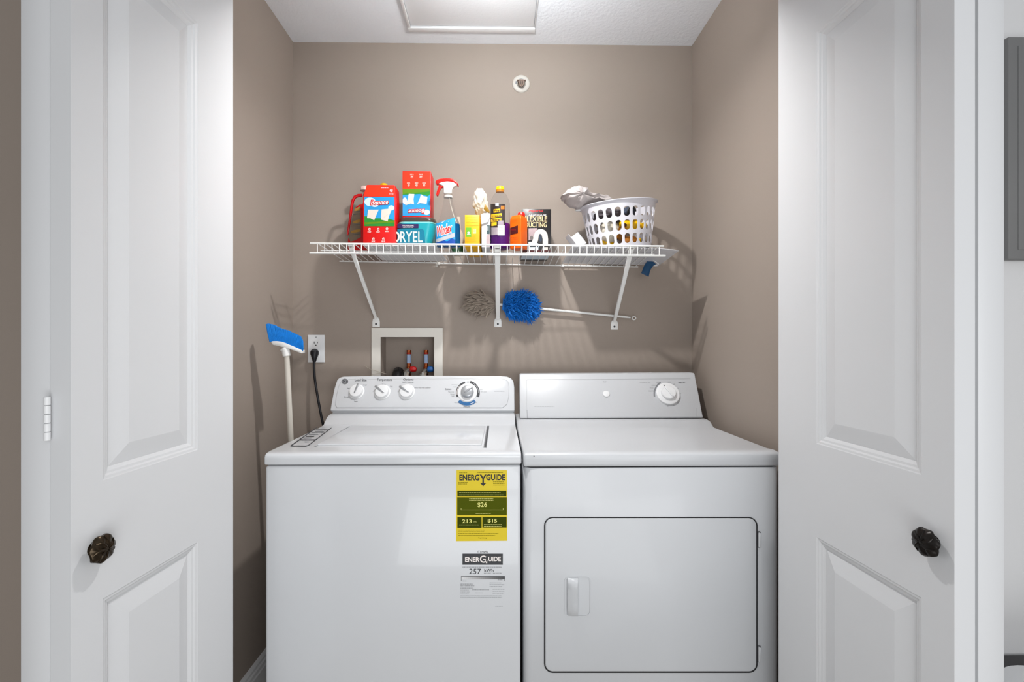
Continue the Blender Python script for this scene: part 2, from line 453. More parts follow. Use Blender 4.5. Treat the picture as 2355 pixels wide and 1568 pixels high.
# hinge between the leaves
hp = floor_pt(108.5, .742)
hg = None
zt, zb = H - (912 - PYC) / 1455, H - (1014 - PYC) / 1455
for k in range(5):
    bm = new(); z1 = zt - k * (zt - zb) / 5; z0 = z1 - (zt - zb) / 5 + .0007
    lathe(bm, (hp.x, hp.y, z0), (0, 0, 1), [(.0033, 0), (.0042, .0006), (.0042, z1 - z0 - .0006), (.0033, z1 - z0)], 14)
    if k == 0:
        hg = obj('hinge', bm, 'white_plastic', dl)
    else: obj('knuckle', bm, 'white_plastic', hg)

nr, fr = floor_pt(2195, .748), floor_pt(1790.5, 1.193)
dr = srt('door_2', (nr.x, nr.y, 0))
lfR, PR, NR = make_leaf(dr, nr, fr, -1, [(.14, .775), (.985, 1.912)], (.0565, .310))
a, b = floor_pt(2250, .750), floor_pt(2308, .752)
back_leaf(dr, a.x, b.x, a.y, 1.135, .003)

def knob(px, py, door, lf, P, N, m, depth, nmx):
    surf = Pl(P(0, 0), N); c = surf(px, py)
    pr = [(.0115, 0), (.0115, .0015), (.0075, .003), (.007, .006), (.011, .009), (.020, .0105), (.0232, .0135), (.0228, .017), (.0195, .0205), (.0135, .0232), (.006, .0246), (.002, .025)]
    bm = new(); lathe(bm, c, N, pr, 40)
    A, B, _ = frame(N)
    for v in bm.verts:                                  # petals in relief
        d = v.co - c; h = d.dot(N); rr = d - N * h; r = rr.length
        if h > .010 and r > .004:
            ang = math.atan2(rr.dot(B), rr.dot(A))
            v.co += rr.normalized() * .0010 * math.cos(7 * ang + r * 220) + N * .0012 * math.cos(7 * ang + 1 + r * 260)
    for q in range(7):                                  # leaf ribs across the face
        a0 = q * 2 * PI / 7
        pts = []
        for s in range(5):
            r = .004 + s * .0041; an = a0 + s * .16
            pts.append(c + (A * math.cos(an) + B * math.sin(an)) * r + N * (.0248 - s * s * .00036))
        tube(bm, pts, [.0012, .0016, .0018, .0015, .0009], 6)
    obj('knob', bm, m, lf, smooth=30)
knob(215, 1261, dl, lfL, PL, NL, 'bronze', 0, 0)
knob(2148, 1246, dr, lfR, PR, NR, 'knob_dark', 0, 0)

# picture frame on the grey wall at the right, and the dark bench below it
p0, p1 = at(2312, 88, 1.085), at(2312, 597, 1.085)
pf = thing('wall_picture', 'dark grey rectangular panel hung on the pale grey wall at right edge', 'picture', (p0.x + .15, 1.09, p1.z))
bm = new(); box(bm, p0.x, p0.x + .32, 1.078, 1.0995, p1.z, p0.z, .003); obj('frame', bm, 'frame_grey', pf)
bm = new(); box(bm, p0.x + .022, p0.x + .298, 1.0765, 1.0785, p1.z + .022, p0.z - .022, .0008); obj('canvas', bm, 'frame_grey', pf)
p2 = at(2311, 1549, 1.03)
bn = thing('bench', 'dark bench top at the bottom right corner beside the folded door', 'bench', (p2.x + .2, 1.06, 0))
bm = new(); box(bm, p2.x, p2.x + .5, .97, 1.095, p2.z - .04, p2.z, .006); obj('seat', bm, 'dark_wood', bn)
for x in (p2.x + .03, p2.x + .44):
    for y in (.985, 1.06):
        bm = new(); box(bm, x, x + .03, y, y + .025, 0, p2.z - .0405, .003); obj('leg', bm, 'dark_wood', bn)
c = at(2474, 1612, .86)
bm = new(); lathe(bm, (c.x, .86, 0), (0, 0, 1), [(.06, 0), (.07, .004), (.085, c.z - .05), (.1, c.z - .008), (.098, c.z), (.08, c.z + .006), (.03, c.z + .010)], 40)
o = obj('waste_bin', bm, 'white_plastic'); origin(o, (c.x, .86, 0)); tag(o, 'pale rounded bin with a domed lid in front of the dark bench', 'bin')

# ------------------------------------------------------------------ washer
WF = 1.251
xl, xr = at(607, 1042, WF).x, at(1199, 1042, WF).x
wa = thing('washing_machine', 'white top-load washer with four control knobs and yellow energy label, left appliance', 'washer', ((xl + xr) / 2, 1.55, 0))
zc = at(900, 1071, WF).z
bm = new(); box(bm, xl + .002, xr - .002, WF + .002, 1.875, .02, zc, .007, 3); obj('cabinet', bm, 'enamel', wa)
bm = new(); box(bm, xl + .008, xr - .008, WF + .008, 1.86, zc - .001, zc + .0035); obj('seam', bm, 'grey_gap', wa)
for x in (xl + .05, xr - .05):
    for y in (1.31, 1.82):
        bm = new(); lathe(bm, (x, y, 0), (0, 0, 1), [(.018, 0), (.018, .012), (.01, .014), (.01, .022)], 16); obj('foot', bm, 'dark_gap', wa)
zt = at(900, 1040.5, WF + .008).z                        # top deck
YC = 1.742; zc0 = at(900, 951, YC).z                     # foot of the console
prof = [(WF, zc + .003), (WF, zt - .010), (WF + .003, zt - .004), (WF + .010, zt), (WF + .03, zt + .0012), (1.640, zt + .001), (1.672, zt + .004), (1.705, zc0 - .006), (1.728, zc0 - .001), (YC, zc0), (1.875, zc0), (1.875, zc + .003)]
bm = new(); prism(bm, [(xl, y, z) for y, z in prof], (xr - xl, 0, 0), .004, 3, 25); obj('top_cover', bm, 'enamel', wa, smooth=50)
top = Pl((0, 0, zt + .0013), (0, 0, 1))
# lid
lp = [(729, 1024), (1108, 1024), (1116.5, 981), (808, 981)]
pts = [top(x, y, .0) for x, y in lp]
bm = new(); prism(bm, [p + Vector((0, 0, -.002)) for p in pts], (0, 0, .0058), .003, 3); obj('lid', bm, 'enamel', wa, smooth=50)
pr = Print(wa, top)
pr.poly('grey_gap', [(1112, 1029), (1119, 1029), (1125.5, 978), (1120, 978)], 2, 'lid_slot')
pr.poly('dark_print', [(1115, 1027), (1117.5, 1027), (1124, 980), (1122, 980)], 4, 'lid_slot')
pr.poly('light_print', [(722, 1026.5), (726, 1026.5), (806, 979), (803.5, 979)], 2, 'lid_seam')
# instruction strip
o_ = [(668, 1024), (668.5, 1026), (704, 1026.3), (711, 1023.5), (763, 983.5), (760.5, 983.5), (709, 1023), (703, 1024.5), (671.5, 1024.2), (730, 982.5), (727.5, 982.5)]
pr.poly('dark_print', o_, 2, 'strip_outline')
for y, a, b, hh, m in ((988, .12, .95, 1.3, 'dark_print'), (991.5, .2, .8, 1, 'grey_print'), (994.5, .1, .9, 1, 'grey_print'), (999, .1, .7, 1.1, 'grey_print'), (1003.5, .1, .6, 1.3, 'dark_print'), (1007, .1, .55, 1.3, 'dark_print'), (1011, .05, .97, 2.0, 'dark_print'), (1015.5, .45, .7, 1.4, 'grey_print')):
    xa = 668 + (1025 - y) / 42 * 62; xb = 711 + (1025 - y) / 42 * 52
    pr.rect(m, xa + (xb - xa) * a, y - hh / 2, xa + (xb - xa) * b, y + hh / 2, 2, 'fine_print')
pr.done()
# console: leaning face, rounded top corners, undercut foot
zf0 = at(900, 941, YC + .002).z; ytop = 1.805; zf1 = at(900, 864, ytop).z
Nf = Vector((0, -(zf1 - zf0), ytop - YC - .002)).normalized()
con = Pl((0, YC + .002, zf0), Nf)
outl = [(759, 944), (762, 925), (768, 895), (772, 881), (775, 873), (781, 867.5), (790, 865), (830, 864.2), (980, 863), (1150, 864), (1166, 865), (1176, 869), (1181, 877), (1183, 890), (1183.5, 944)]
bm = new(); prism(bm, [con(x, y, 0) for x, y in outl], -Nf * .06, .004, 3, 25); obj('console', bm, 'enamel', wa, smooth=50)
bm = new(); box(bm, con(760, 944).x + .003, con(1183, 944).x - .003, YC + .012, 1.87, zc0 - .001, zf0 + .02, .002); obj('console_base', bm, 'enamel', wa)
bm = new(); prism(bm, [con(x, y, -.001) for x, y in [(775, 938), (771.5, 931), (773, 915), (779, 889), (784, 878), (796, 872), (1158, 871), (1169, 877), (1171, 890), (1170, 915), (1166, 930), (1156, 938)]], Nf * .0035, .0028, 3); obj('control_panel', bm, 'enamel', wa, smooth=60)
face = lambda x, y, off=0: con(x, y, .0028 + off)
def dial(px, py, rpx, ang, big=False):
    s = (con(px + 10, py) - con(px, py)).length / 10
    c = face(px, py); R = rpx * s
    bm = new()
    if big: lathe(bm, c, Nf, [(R * 1.5, 0), (R * 1.5, .0015), (R * 1.35, .003), (R * 1.2, .0035)], 40)
    else: lathe(bm, c, Nf, [(R * 1.18, 0), (R * 1.18, .0012), (R * 1.1, .0025), (R, .003)], 40)
    k = obj('knob', bm, 'white_plastic', wa)
    bm = new(); hh = .018 if big else .014
    lathe(bm, c, Nf, [(R, .003), (R * .98, hh * .6), (R * .9, hh * .9), (R * .7, hh), (R * .2, hh)], 40)
    obj('knob_cap', bm, 'knob_silver' if big else 'white_plastic', k)
    A = (con(px + 10, py) - con(px, py)).normalized(); B = (con(px, py - 10) - con(px, py)).normalized()
    d = A * math.cos(math.radians(ang)) + B * math.sin(math.radians(ang)); e = Nf.cross(d)
    bm = new(); a = c + Nf * (hh * .95)
    w2 = R * .16
    prism(bm, [a - d * R * .45 - e * w2 * .6, a + d * R * 1.15 - e * w2, a + d * R * 1.15 + e * w2, a - d * R * .45 + e * w2 * .6], Nf * .004, .001, 2)
    obj('pointer', bm, 'knob_silver', k)
dial(820, 900.5, 15.5, 68); dial(879, 901.5, 16, 140); dial(935.5, 901, 16, 146)
dial(1075, 902, 15, 40, True)
pr = Print(wa, face)
pr.poly('dark_print', ell_px(793, 877, 7.5, 6.5), 1, 'emblem')
pr.poly('light_print', arc_px(793, 877, 5.2, 5.9, 0, 360, 24), 2, 'emblem')
pr.text('light_print', 'GE', 789.5, 873.8, 796.8, 880, 2, 1)
pr.text('dark_print', 'Load Size', 816, 870.5, 843, 876.5, 1, grow=.012); pr.text('dark_print', 'Temperature', 867, 870.3, 902, 877, 1, grow=.012)
pr.text('dark_print', 'Options', 927, 870, 951, 876.2, 1, 1, grow=.012); pr.text('grey_print', 'Fabric Softener', 925, 877, 951.5, 880.5, 1)
pr.text('dark_print', 'Medium', 799, 891.5, 806.5, 894.5, 1); pr.text('grey_print', 'Large', 835, 883.5, 844, 887, 1); pr.text('grey_print', 'Small', 791, 911, 803, 914.5, 1)
pr.text('dark_print', 'Super', 814.5, 921.5, 823, 925, 1); pr.text('grey_print', 'Warm', 878, 882, 887, 885, 1); pr.text('grey_print', 'Hot', 897.5, 886.5, 903, 890, 1)
pr.text('grey_print', 'Extra rinse with softener', 953, 889.5, 991, 892.8, 1)
pr.poly('dark_print', arc_px(1075, 903, 21.5, 26.5, 103, 203), 1, 'dial_ring'); pr.poly('dark_print', arc_px(1075, 903, 22, 28.5, -22, 76), 1, 'dial_ring')
pr.poly('blue_print', arc_px(1074, 901, 24, 31.5, 228, 312), 1, 'dial_ring')
pr.poly('white_print', arc_px(1075, 903, 23.6, 24.6, 140, 190), 2, 'dial_ring'); pr.poly('light_print', arc_px(1075, 903, 25, 26, 0, 60), 2, 'dial_ring'); pr.poly('white_print', arc_px(1074, 901, 28, 29, 285, 305), 2, 'dial_ring')
pr.text('dark_print', 'Cottons', 1023.5, 892.5, 1038, 896.5, 1, grow=.012); pr.text('dark_print', 'Casuals', 1110, 881.5, 1127, 886.5, 1, grow=.01); pr.text('grey_print', 'Easy Care', 1110, 887, 1126, 890, 1)
pr.text('dark_print', 'Delicates', 1066, 932, 1081, 936.5, 1)
for a, x0, x1, y in (('Heavy', 1039, 1052, 885), ('Light', 1043, 1050, 889.5), ('Normal', 1031, 1044, 901), ('Rinse', 1036, 1045, 906), ('Soak', 1038.5, 1045, 910), ('Heavy wash', 1045, 1060, 926), ('Spin', 1060.5, 1068, 930), ('Knits', 1083, 1090, 929), ('Gentle', 1089, 1097.5, 925), ('Off', 1074, 1079, 878), ('Quick rinse', 1082, 1100, 880.5), ('Start', 1104, 1110, 895), ('Perm press', 1105.5, 1119, 901), ('auto balance suspension', 1137, 1160, 899.5)):
    pr.text('grey_print', a, x0, y - 1.4, x1, y + 1.4, 1)
pr.done()

# energy labels on the washer front
fp = frontal(WF + .0018)
el = obj('energy_label', prism(new(), [fp(x, y, .0) for x, y in [(1050, 1081), (1166, 1081), (1166.5, 1243), (1049, 1244)]], (0, -.0006, 0)), 'energy_yellow', wa, smooth=0)
pr = Print(el, lambda x, y, off=0: fp(x, y, .0008 + off))
pr.text('black_print', 'ENERG', 1056.5, 1091, 1102.5, 1105, 1, grow=.03); pr.text('black_print', 'GUIDE', 1118, 1090.5, 1161.5, 1104.5, 1, grow=.03)
pr.poly('black_print', [(1109.4, 1101), (1103, 1091), (1107.2, 1091), (1111.2, 1098), (1115.2, 1091), (1119.2, 1091), (1112.9, 1101), (1112.9, 1111), (1118, 1111), (1111.2, 1118), (1104.6, 1111), (1109.3, 1111)], 1, 'arrow')
pr.lines('olive', 1056, 1076, [1087], .9); pr.lines('olive', 1098, 1161, [1086.5], .9)
pr.lines('dark_olive', 1054, 1076, [1109.5, 1113], .9); pr.lines('dark_olive', 1134, 1161, [1108, 1112, 1115.5], .9)
pr.rect('dark_olive', 1052, 1128, 1164.5, 1141.5, 1, 'panel'); pr.rect('olive', 1051.5, 1143.5, 1165.5, 1184.5, 1, 'panel')
pr.rect('dark_olive', 1052, 1189, 1107.5, 1214, 1, 'panel'); pr.rect('dark_olive', 1109.5, 1188.5, 1165, 1213, 1, 'panel')
pr.lines('pale_yellow', 1056, 1160, [1132.5, 1137.5], 1.2, 2); pr.lines('pale_yellow', 1079, 1138, [1147, 1151], 1, 2)
pr.text('pale_yellow', '$26', 1098, 1155, 1120, 1167, 2, grow=.015); pr.rect('pale_yellow', 1060.5, 1172, 1157, 1172.8, 2); pr.rect('pale_yellow', 1060, 1168, 1060.8, 1173, 2); pr.rect('pale_yellow', 1156.8, 1168, 1157.6, 1173, 2)
pr.lines('pale_yellow', 1094, 1130, [1180.5], 1.2, 2)
pr.text('pale_yellow', '213', 1063, 1194, 1085, 1203, 2, grow=.02); pr.text('pale_yellow', 'kWh', 1088, 1198.5, 1096, 1201, 2); pr.text('pale_yellow', '$15', 1121.5, 1193, 1143, 1202.5, 2, grow=.02)
pr.lines('pale_yellow', 1056, 1103, [1206.8], 1.2, 2); pr.lines('pale_yellow', 1113, 1160, [1206, 1209.8], 1.2, 2)
pr.lines('dark_olive', 1054, 1118, [1219, 1223], .9); pr.lines('dark_olive', 1054, 1152, [1227, 1231.5], .9); pr.text('dark_olive', 'ftc.gov/energy', 1100, 1235.5, 1120, 1238.5, 1)
pr.done()
pr = Print(wa, fp)
pr.text('dark_print', 'Canada', 1098.5, 1266, 1122, 1272, 1)
pr.rect('dark_print', 1063.5, 1273, 1156.5, 1298.5, 1, 'banner')
pr.text('white_print', 'ENER', 1069.5, 1281, 1103, 1292, 2, grow=.03); pr.text('white_print', 'UIDE', 1123, 1280, 1152, 1290.5, 2, grow=.03)
pr.poly('white_print', arc_px(1112, 1285.5, 5.5, 8.5, 40, 345), 2, 'lettering'); pr.rect('white_print', 1111, 1284.5, 1120.5, 1287, 2, 'lettering'); pr.rect('white_print', 1117.5, 1284.5, 1120.5, 1295, 2, 'lettering')
pr.lines('grey_print', 1063, 1156, [1304], 1.2)
pr.text('dark_print', '257', 1079, 1307.5, 1106, 1320, 1, 1); pr.text('dark_print', 'kWh', 1114, 1308, 1135, 1315, 1, grow=.01); pr.text('grey_print', 'per year / par année', 1113, 1316, 1153, 1319.5, 1)
for k in range(20):
    mname = 'ramp%d' % k
    g = int(222 - k * 7.5); mat(mname, (g, g, g + 1), .5, var=0)
    pr.rect(mname, 1061 + k * 4.97, 1325.5, 1061 + (k + 1) * 4.97, 1332, 1, 'scale_bar')
pr.rect('dark_print', 1060.5, 1325, 1161, 1325.8, 2, 'scale_outline'); pr.rect('dark_print', 1060.5, 1325, 1061.3, 1336, 2, 'scale_outline'); pr.rect('dark_print', 1160.2, 1325, 1161, 1336, 2, 'scale_outline')
pr.lines('grey_print', 1064, 1075, [1336], 1); pr.lines('grey_print', 1145, 1157, [1333.5], 1)
pr.lines('grey_print', 1059, 1092, [1343, 1347, 1352], 1.1); pr.lines('grey_print', 1126, 1160, [1340.5, 1344.5, 1349], 1.1)
pr.lines('light_print', 1059, 1081, [1356.5, 1361, 1365.5], 1.1); pr.lines('grey_print', 1086, 1127, [1356], 1.1); pr.lines('light_print', 1092, 1111, [1363], 1.1); pr.lines('light_print', 1133, 1160, [1355, 1359.5, 1364], 1.1)
pr.lines('light_print', 1059, 1160, [1370, 1373.5], 1.2); pr.lines('light_print', 1139, 1158, [1394], 1)
pr.done()

# ------------------------------------------------------------------ dryer
DF = 1.251
dxl, dxr = at(1203.5, 1060, DF).x, at(1790, 1060, DF + .014).x
dy = thing('clothes_dryer', 'white front-load dryer with one dial and a rectangular hinged door, right appliance', 'dryer', ((dxl + dxr) / 2, 1.55, 0))
zd = at(1500, 1074, DF).z
def vbox(bm, x0, x1, y0, y1, z0, z1, r, seg=6):          # box with rounded upright corners
    out = [((x0 + x1) / 2 + a, (y0 + y1) / 2 + b, z0) for a, b in rrect((x1 - x0) / 2, (y1 - y0) / 2, r, seg)]
    prism(bm, out, (0, 0, z1 - z0), .0015, 1, 60)
bm = new(); vbox(bm, dxl + .001, dxr - .001, DF + .001, 1.85, .02, zd - .002, .022); obj('cabinet', bm, 'enamel_cool', dy, smooth=60)
bm = new(); vbox(bm, dxl + .006, dxr - .006, DF + .006, 1.84, zd - .003, zd + .002, .02); obj('seam', bm, 'dark_gap', dy)
for x in (dxl + .05, dxr - .05):
    for y in (1.31, 1.79):
        bm = new(); lathe(bm, (x, y, 0), (0, 0, 1), [(.018, 0), (.018, .012), (.01, .014), (.01, .022)], 16); obj('foot', bm, 'dark_gap', dy)
ztd = at(1500, 1045, DF).z
YD = 1.703; zd0 = at(1400, 963.5, YD).z
bm = new(); t = bmesh.new()
prof = [(DF, zd + .001), (DF, ztd - .003), (DF + .003, ztd + .001), (DF + .012, ztd + .005), (DF + .03, ztd + .006), (DF + .06, ztd + .003), (1.64, ztd + .003), (1.67, zd0 - .002), (1.69, zd0), (1.85, zd0), (1.85, zd + .001)]
prism(t, [(dxl, y, z) for y, z in prof], (dxr - dxl, 0, 0), .007, 4, 40); join(bm, t)
obj('top_cover', bm, 'enamel_cool', dy, smooth=60)
# console
zt2 = at(1400, 858.5, 1.80).z
Nd = Vector((0, -(zt2 - zd0), 1.80 - YD)).normalized()
dc = Pl((0, YD, zd0 + .001), Nd)
outl = [(1196, 962.5), (1195, 900), (1195, 862), (1198, 859.5), (1400, 858.3), (1594, 857), (1598, 859), (1603, 885), (1617, 958), (1617.5, 961)]
bm = new(); prism(bm, [dc(x, y, 0) for x, y in outl], Vector((0, .05, 0)), .004, 3, 25); obj('console', bm, 'enamel_cool', dy, smooth=50)
dface = dc
pr = Print(dy, dface)
pr.poly('light_print', [(1212, 872.5), (1588, 870), (1588, 871.2), (1212, 873.7)], 1, 'groove')
pr.poly('grey_print', [(1211.5, 942), (1212.5, 942), (1213, 962), (1212, 962)], 1, 'groove'); pr.poly('light_print', [(1211.3, 873), (1212, 873), (1212, 942), (1211.6, 942)], 1, 'groove')
pr.poly('light_print', [(1601.5, 938), (1602.2, 938), (1603, 960), (1602.2, 960)], 1, 'groove'); pr.poly('light_print', [(1197, 958.6), (1616, 957.3), (1616, 958), (1197, 959.3)], 1, 'groove')
pr.text('grey_print', 'START', 1386.5, 876.5, 1394.5, 879, 1); pr.text('grey_print', 'AUTOMATIC DRY', 1471, 879, 1496, 881, 1); pr.text('dark_print', 'TIMED DRY', 1559.5, 878, 1576, 881, 1)
for a, x0, x1, y in (('LESS', 1509, 1517, 878.5), ('NORMAL', 1498.5, 1508, 886), ('MORE', 1494.5, 1503, 892), ('DELICATE', 1491.5, 1503.5, 899), ('OFF', 1536, 1543, 878.5), ('60', 1549, 1552, 883.5), ('50', 1558.5, 1561, 893), ('40', 1563.5, 1566, 904.5), ('30', 1563, 1565.5, 916), ('20', 1558, 1560.5, 926), ('10', 1548, 1550.5, 932.5), ('5', 1535, 1537, 934)):
    pr.text('grey_print', a, x0, y - 1.3, x1, y + 1.3, 1)
pr.lines('light_print', 1229, 1281, [934.5], 1.2)
pr.poly('grey_print', arc_px(1536, 905.5, 29.5, 33, 122, 192), 1, 'dial_ring')
pr.done()
s = (dc(1410, 900) - dc(1400, 900)).length / 10
bm = new(); lathe(bm, dc(1394, 906), Nd, [(8.2 * s, 0), (8.2 * s, .002), (7.2 * s, .004), (3 * s, .0052)], 28); obj('start_button', bm, 'white_plastic', dy)
c = dc(1535, 906)
bm = new(); lathe(bm, c, Nd, [(27 * s, 0), (26.5 * s, .0075), (24.5 * s, .0095), (17 * s, .0095)], 48); k = obj('knob', bm, 'white_plastic', dy)
bm = new(); lathe(bm, c, Nd, [(16.5 * s, .0095), (16.5 * s, .017), (15 * s, .0195), (4 * s, .020)], 48); kc = obj('knob_cap', bm, 'white_plastic', k)
A = (dc(1410, 900) - dc(1400, 900)).normalized(); B = (dc(1400, 890) - dc(1400, 900)).normalized()
d = (A * -.6 + B * .8).normalized(); e = Nd.cross(d)
bm = new(); a = c + Nd * .0195; prism(bm, [a - d * 14 * s - e * .003, a + d * 14 * s - e * .003, a + d * 14 * s + e * .003, a - d * 14 * s + e * .003], Nd * .005, .0015, 2); obj('grip', bm, 'white_plastic', k)
Print(dy, lambda x, y, off=0: dc(x, y, .0096 + off)).poly('dark_print', [(1525.5, 885), (1527, 884), (1529, 887), (1527.8, 888)], 1, 'dial_mark').done()
bm = new(); bmesh.ops.create_icosphere(bm, subdivisions=2, radius=.0016); bmesh.ops.translate(bm, vec=hit(1228, 1049, (0, 0, ztd + .002), (0, 0, 1)), verts=bm.verts)
obj('top_screw', bm, 'dark_print', dy)
# door in the front
dfp = frontal(DF)
r_ = lambda x0, y0, x1, y1, r: rrect_px(x0, y0, x1, y1, r, 6)
df2 = frontal(DF - .0055); dg = frontal(DF - .0025)
bm = new(); prism(bm, [dg(x, y, 0) for x, y in r_(1251.5, 1189.5, 1742.5, 1547, 20)], (0, .004, 0)); obj('door_gasket', bm, 'dark_gap', dy)
bm = new(); prism(bm, [df2(x, y, 0) for x, y in r_(1254.3, 1192.3, 1740, 1544.3, 17)], (0, .0055, 0), .0022, 3); ddoor = obj('door', bm, 'enamel_cool', dy, smooth=60)
# recessed grip: a raised lip round a dish, and a curved pull
def ringprism(bm, surf, a, b, h):
    o1 = [surf(x, y, 0) for x, y in a]; i1 = [surf(x, y, 0) for x, y in b]; n = len(a); v = Vector((0, -h, 0))
    V = [[bm.verts.new(p) for p in o1], [bm.verts.new(p + v) for p in o1], [bm.verts.new(p + v) for p in i1], [bm.verts.new(p) for p in i1]]
    for s_ in range(4):
        for k in range(n): bm.faces.new((V[s_][k], V[s_][(k + 1) % n], V[(s_ + 1) % 4][(k + 1) % n], V[(s_ + 1) % 4][k]))
bm = new(); ringprism(bm, df2, r_(1297.5, 1325, 1358.5, 1417.5, 12), r_(1300, 1327.5, 1356, 1415, 11), .0016); hd = obj('handle_rim', bm, 'enamel_cool', ddoor)
bm = new(); rings = []
for k in range(13):
    t_ = k / 12; y = 1328.5 + t_ * 88; e = math.sin(PI * min(1, max(0, t_)) ) ** .35 if 0 < t_ < 1 else 0
    x0 = 1303.5; x1 = 1329.5
    hgt = .002 + .016 * (1 - (2 * t_ - 1) ** 6)
    rings.append([df2(x0, y, 0), df2(x0 + 2, y, hgt * .45), df2((x0 + x1) / 2, y, hgt * .85), df2(x1 - 1, y, hgt), df2(x1, y, hgt * .93), df2(x1 + .3, y, 0)])
loft(bm, rings); obj('handle', bm, 'enamel_cool', ddoor, smooth=50)
for y0, y1 in ((1223, 1257), (1485, 1520)):
    bm = new(); prism(bm, [dfp(x, y, 0) for x, y in r_(1741.5, y0, 1747.5, y1, 3)], (0, -.009, 0), .001, 2); hg = obj('hinge', bm, 'enamel_cool', dy)
    bm = new(); prism(bm, [dfp(x, y, -.001) for x, y in r_(1740.5, y0 - 2, 1749.3, y1 + 2, 4)], (0, -.002, 0)); obj('hinge_shadow_gap', bm, 'grey_gap', hg)

# ------------------------------------------------------------------ wire shelf
YF, YK = 1.630, 1.918                                    # front rail, rail at the wall
fl_, fr_ = at(716, 559.5, YF), at(1524, 566, YF)
bl_ = Vector((fl_.x, YK, at(782, 600.5, YK).z)); br_ = Vector((fr_.x, YK, at(1470, 613.5, YK).z))
LIP = at(1100, 563, YF).z - at(1100, 585, YF).z
def deck(u, v):                                          # u along the shelf, v from front to wall
    return fl_.lerp(fr_, u).lerp(bl_.lerp(br_, u), v)
def deckz(x, y): return deck((x - fl_.x) / (fr_.x - fl_.x), (y - YF) / (YK - YF)).z + .0026
sh = thing('wire_shelf', 'white coated wire shelf on three diagonal braces across the back wall', 'shelf', ((fl_.x + fr_.x) / 2, YK, bl_.z))
WR_, RR = .0019, .0033
bm = new(); tube(bm, [fl_ + Vector((-.004, 0, 0)), fr_ + Vector((.004, 0, 0))], RR, 10); obj('front_rail', bm, 'wire_coat', sh)
bm = new(); tube(bm, [fl_ + Vector((-.006, .001, -LIP)), fr_ + Vector((.010, .001, -LIP))], RR * 1.1, 10); obj('lip_rail', bm, 'wire_coat', sh)
us = (1008 - 782) / (1470 - 782)
bm = new(); tube(bm, [bl_, bl_.lerp(br_, us) + Vector((0, 0, .001))], RR * .85, 10); obj('back_rail', bm, 'wire_coat', sh)
bm = new(); tube(bm, [bl_.lerp(br_, us) + Vector((.004, 0, -.001)), br_], RR * .85, 10); obj('back_rail', bm, 'wire_coat', sh)
for v in (.30,):
    a, b = deck(0, v), deck(1, v); dz = Vector((0, 0, -.0045))
    bm = new(); tube(bm, [a + dz, b + dz], RR * .6, 8); obj('support_rail', bm, 'wire_coat', sh)
n = 48
for k in range(n):
    u = (k + .82) / (n + .3)
    a = deck(u, 0); b = deck(u, 1)
    bm = new(); tube(bm, [a + Vector((0, 0, -LIP)), a + Vector((0, -.001, -.004)), a + Vector((0, .0015, .0016)), a.lerp(b, .04) + Vector((0, 0, .0005)), b], WR_ * .8, 6)
    obj('deck_wire', bm, 'wire_coat', sh, smooth=60)
c = bl_.lerp(br_, us)
bm = new(); box(bm, c.x - .008, c.x + .009, YK - .006, WB, c.z - .009, c.z + .004, .002); box(bm, c.x - .012, c.x - .002, WB - .004, WB, c.z - .016, c.z + .001, .001); obj('wall_clip', bm, 'clear_clip', sh)
c = deck(.745, 1)
bm = new(); box(bm, c.x - .006, c.x + .006, YK - .005, WB, c.z - .006, c.z + .004, .002); obj('wall_clip', bm, 'wire_coat', sh)
for (px0, py0), (px1, py1), wd in (((807, 566), (865, 742), .0125), ((1144, 570), (1145, 742), .0185), ((1452, 570), (1413, 748), .0145)):
    a = at(px0, py0, YF + .012); b = at(px1, py1 - 12, WB - .008)
    a.z = min(a.z, deckz(a.x, a.y) - .004)
    d = (b - a).normalized(); s_ = Vector((1, 0, 0)); s_ = (s_ - d * s_.dot(d)).normalized(); nn = d.cross(s_).normalized()
    if nn.y > 0: nn = -nn
    bm = new(); hw = wd / 2                              # shallow channel
    sec = [(-hw, 0), (-hw, .007), (-hw + .0015, .0085), (hw - .0015, .0085), (hw, .007), (hw, 0), (hw - .002, 0), (hw - .003, .006), (-hw + .003, .006), (-hw + .002, 0)]
    mid = a.lerp(b, .5)
    loft(bm, [[p + s_ * x * q + nn * y for x, y in sec] for p, q in ((a, 1.15), (a.lerp(b, .3), 1), (a.lerp(b, .8), .95), (b, .8))])
    br = obj('brace', bm, 'wire_coat', sh, smooth=40)
    f = at(px1, py1, WB - .002); k = 1 / 561
    bm = new(); prism(bm, [(f.x + x * k, WB - .0005, f.z + y * k) for x, y in ((-8.5, -10), (8.5, -10), (8.5, 2), (7.5, 7), (4.5, 12), (-4.5, 12), (-7.5, 7), (-8.5, 2))], (0, -.003, 0), .001, 2); obj('foot_plate', bm, 'wire_coat', sh)
    bm = new(); lathe(bm, (f.x, WB - .0033, f.z - 3 * k), (0, -1, 0), [(.0042, 0), (.0042, .0008), (.0028, .0022)], 14); obj('screw', bm, 'dark_print', br)
    bm = new(); box(bm, a.x - hw * 1.3, a.x + hw * 1.3, YF + .003, YF + .020, a.z - .002, a.z + .007, .0015); obj('rail_hook', bm, 'wire_coat', br)

# ------------------------------------------------------------------ things on the shelf, left to right
# flat white board lying on the wires
b0, b1 = at(838, 570, 1.662).x, at(1004, 571, 1.662).x
zb = max(deckz(b0, 1.662), deckz(b1, 1.662)); BT = zb + .003
bm = new()
prism(bm, [(b0, 1.662, deckz(b0, 1.662)), (b1, 1.662, deckz(b1, 1.662)), (b1 + .012, 1.90, deckz(b1, 1.90)), (b0 + .005, 1.90, deckz(b0, 1.90))], (0, 0, .003))
o = obj('flat_board', bm, 'board_white', smooth=0); origin(o, ((b0 + b1) / 2, 1.78, zb)); tag(o, 'thin flat white board on the wire shelf under the red boxes and teal tub', 'board')

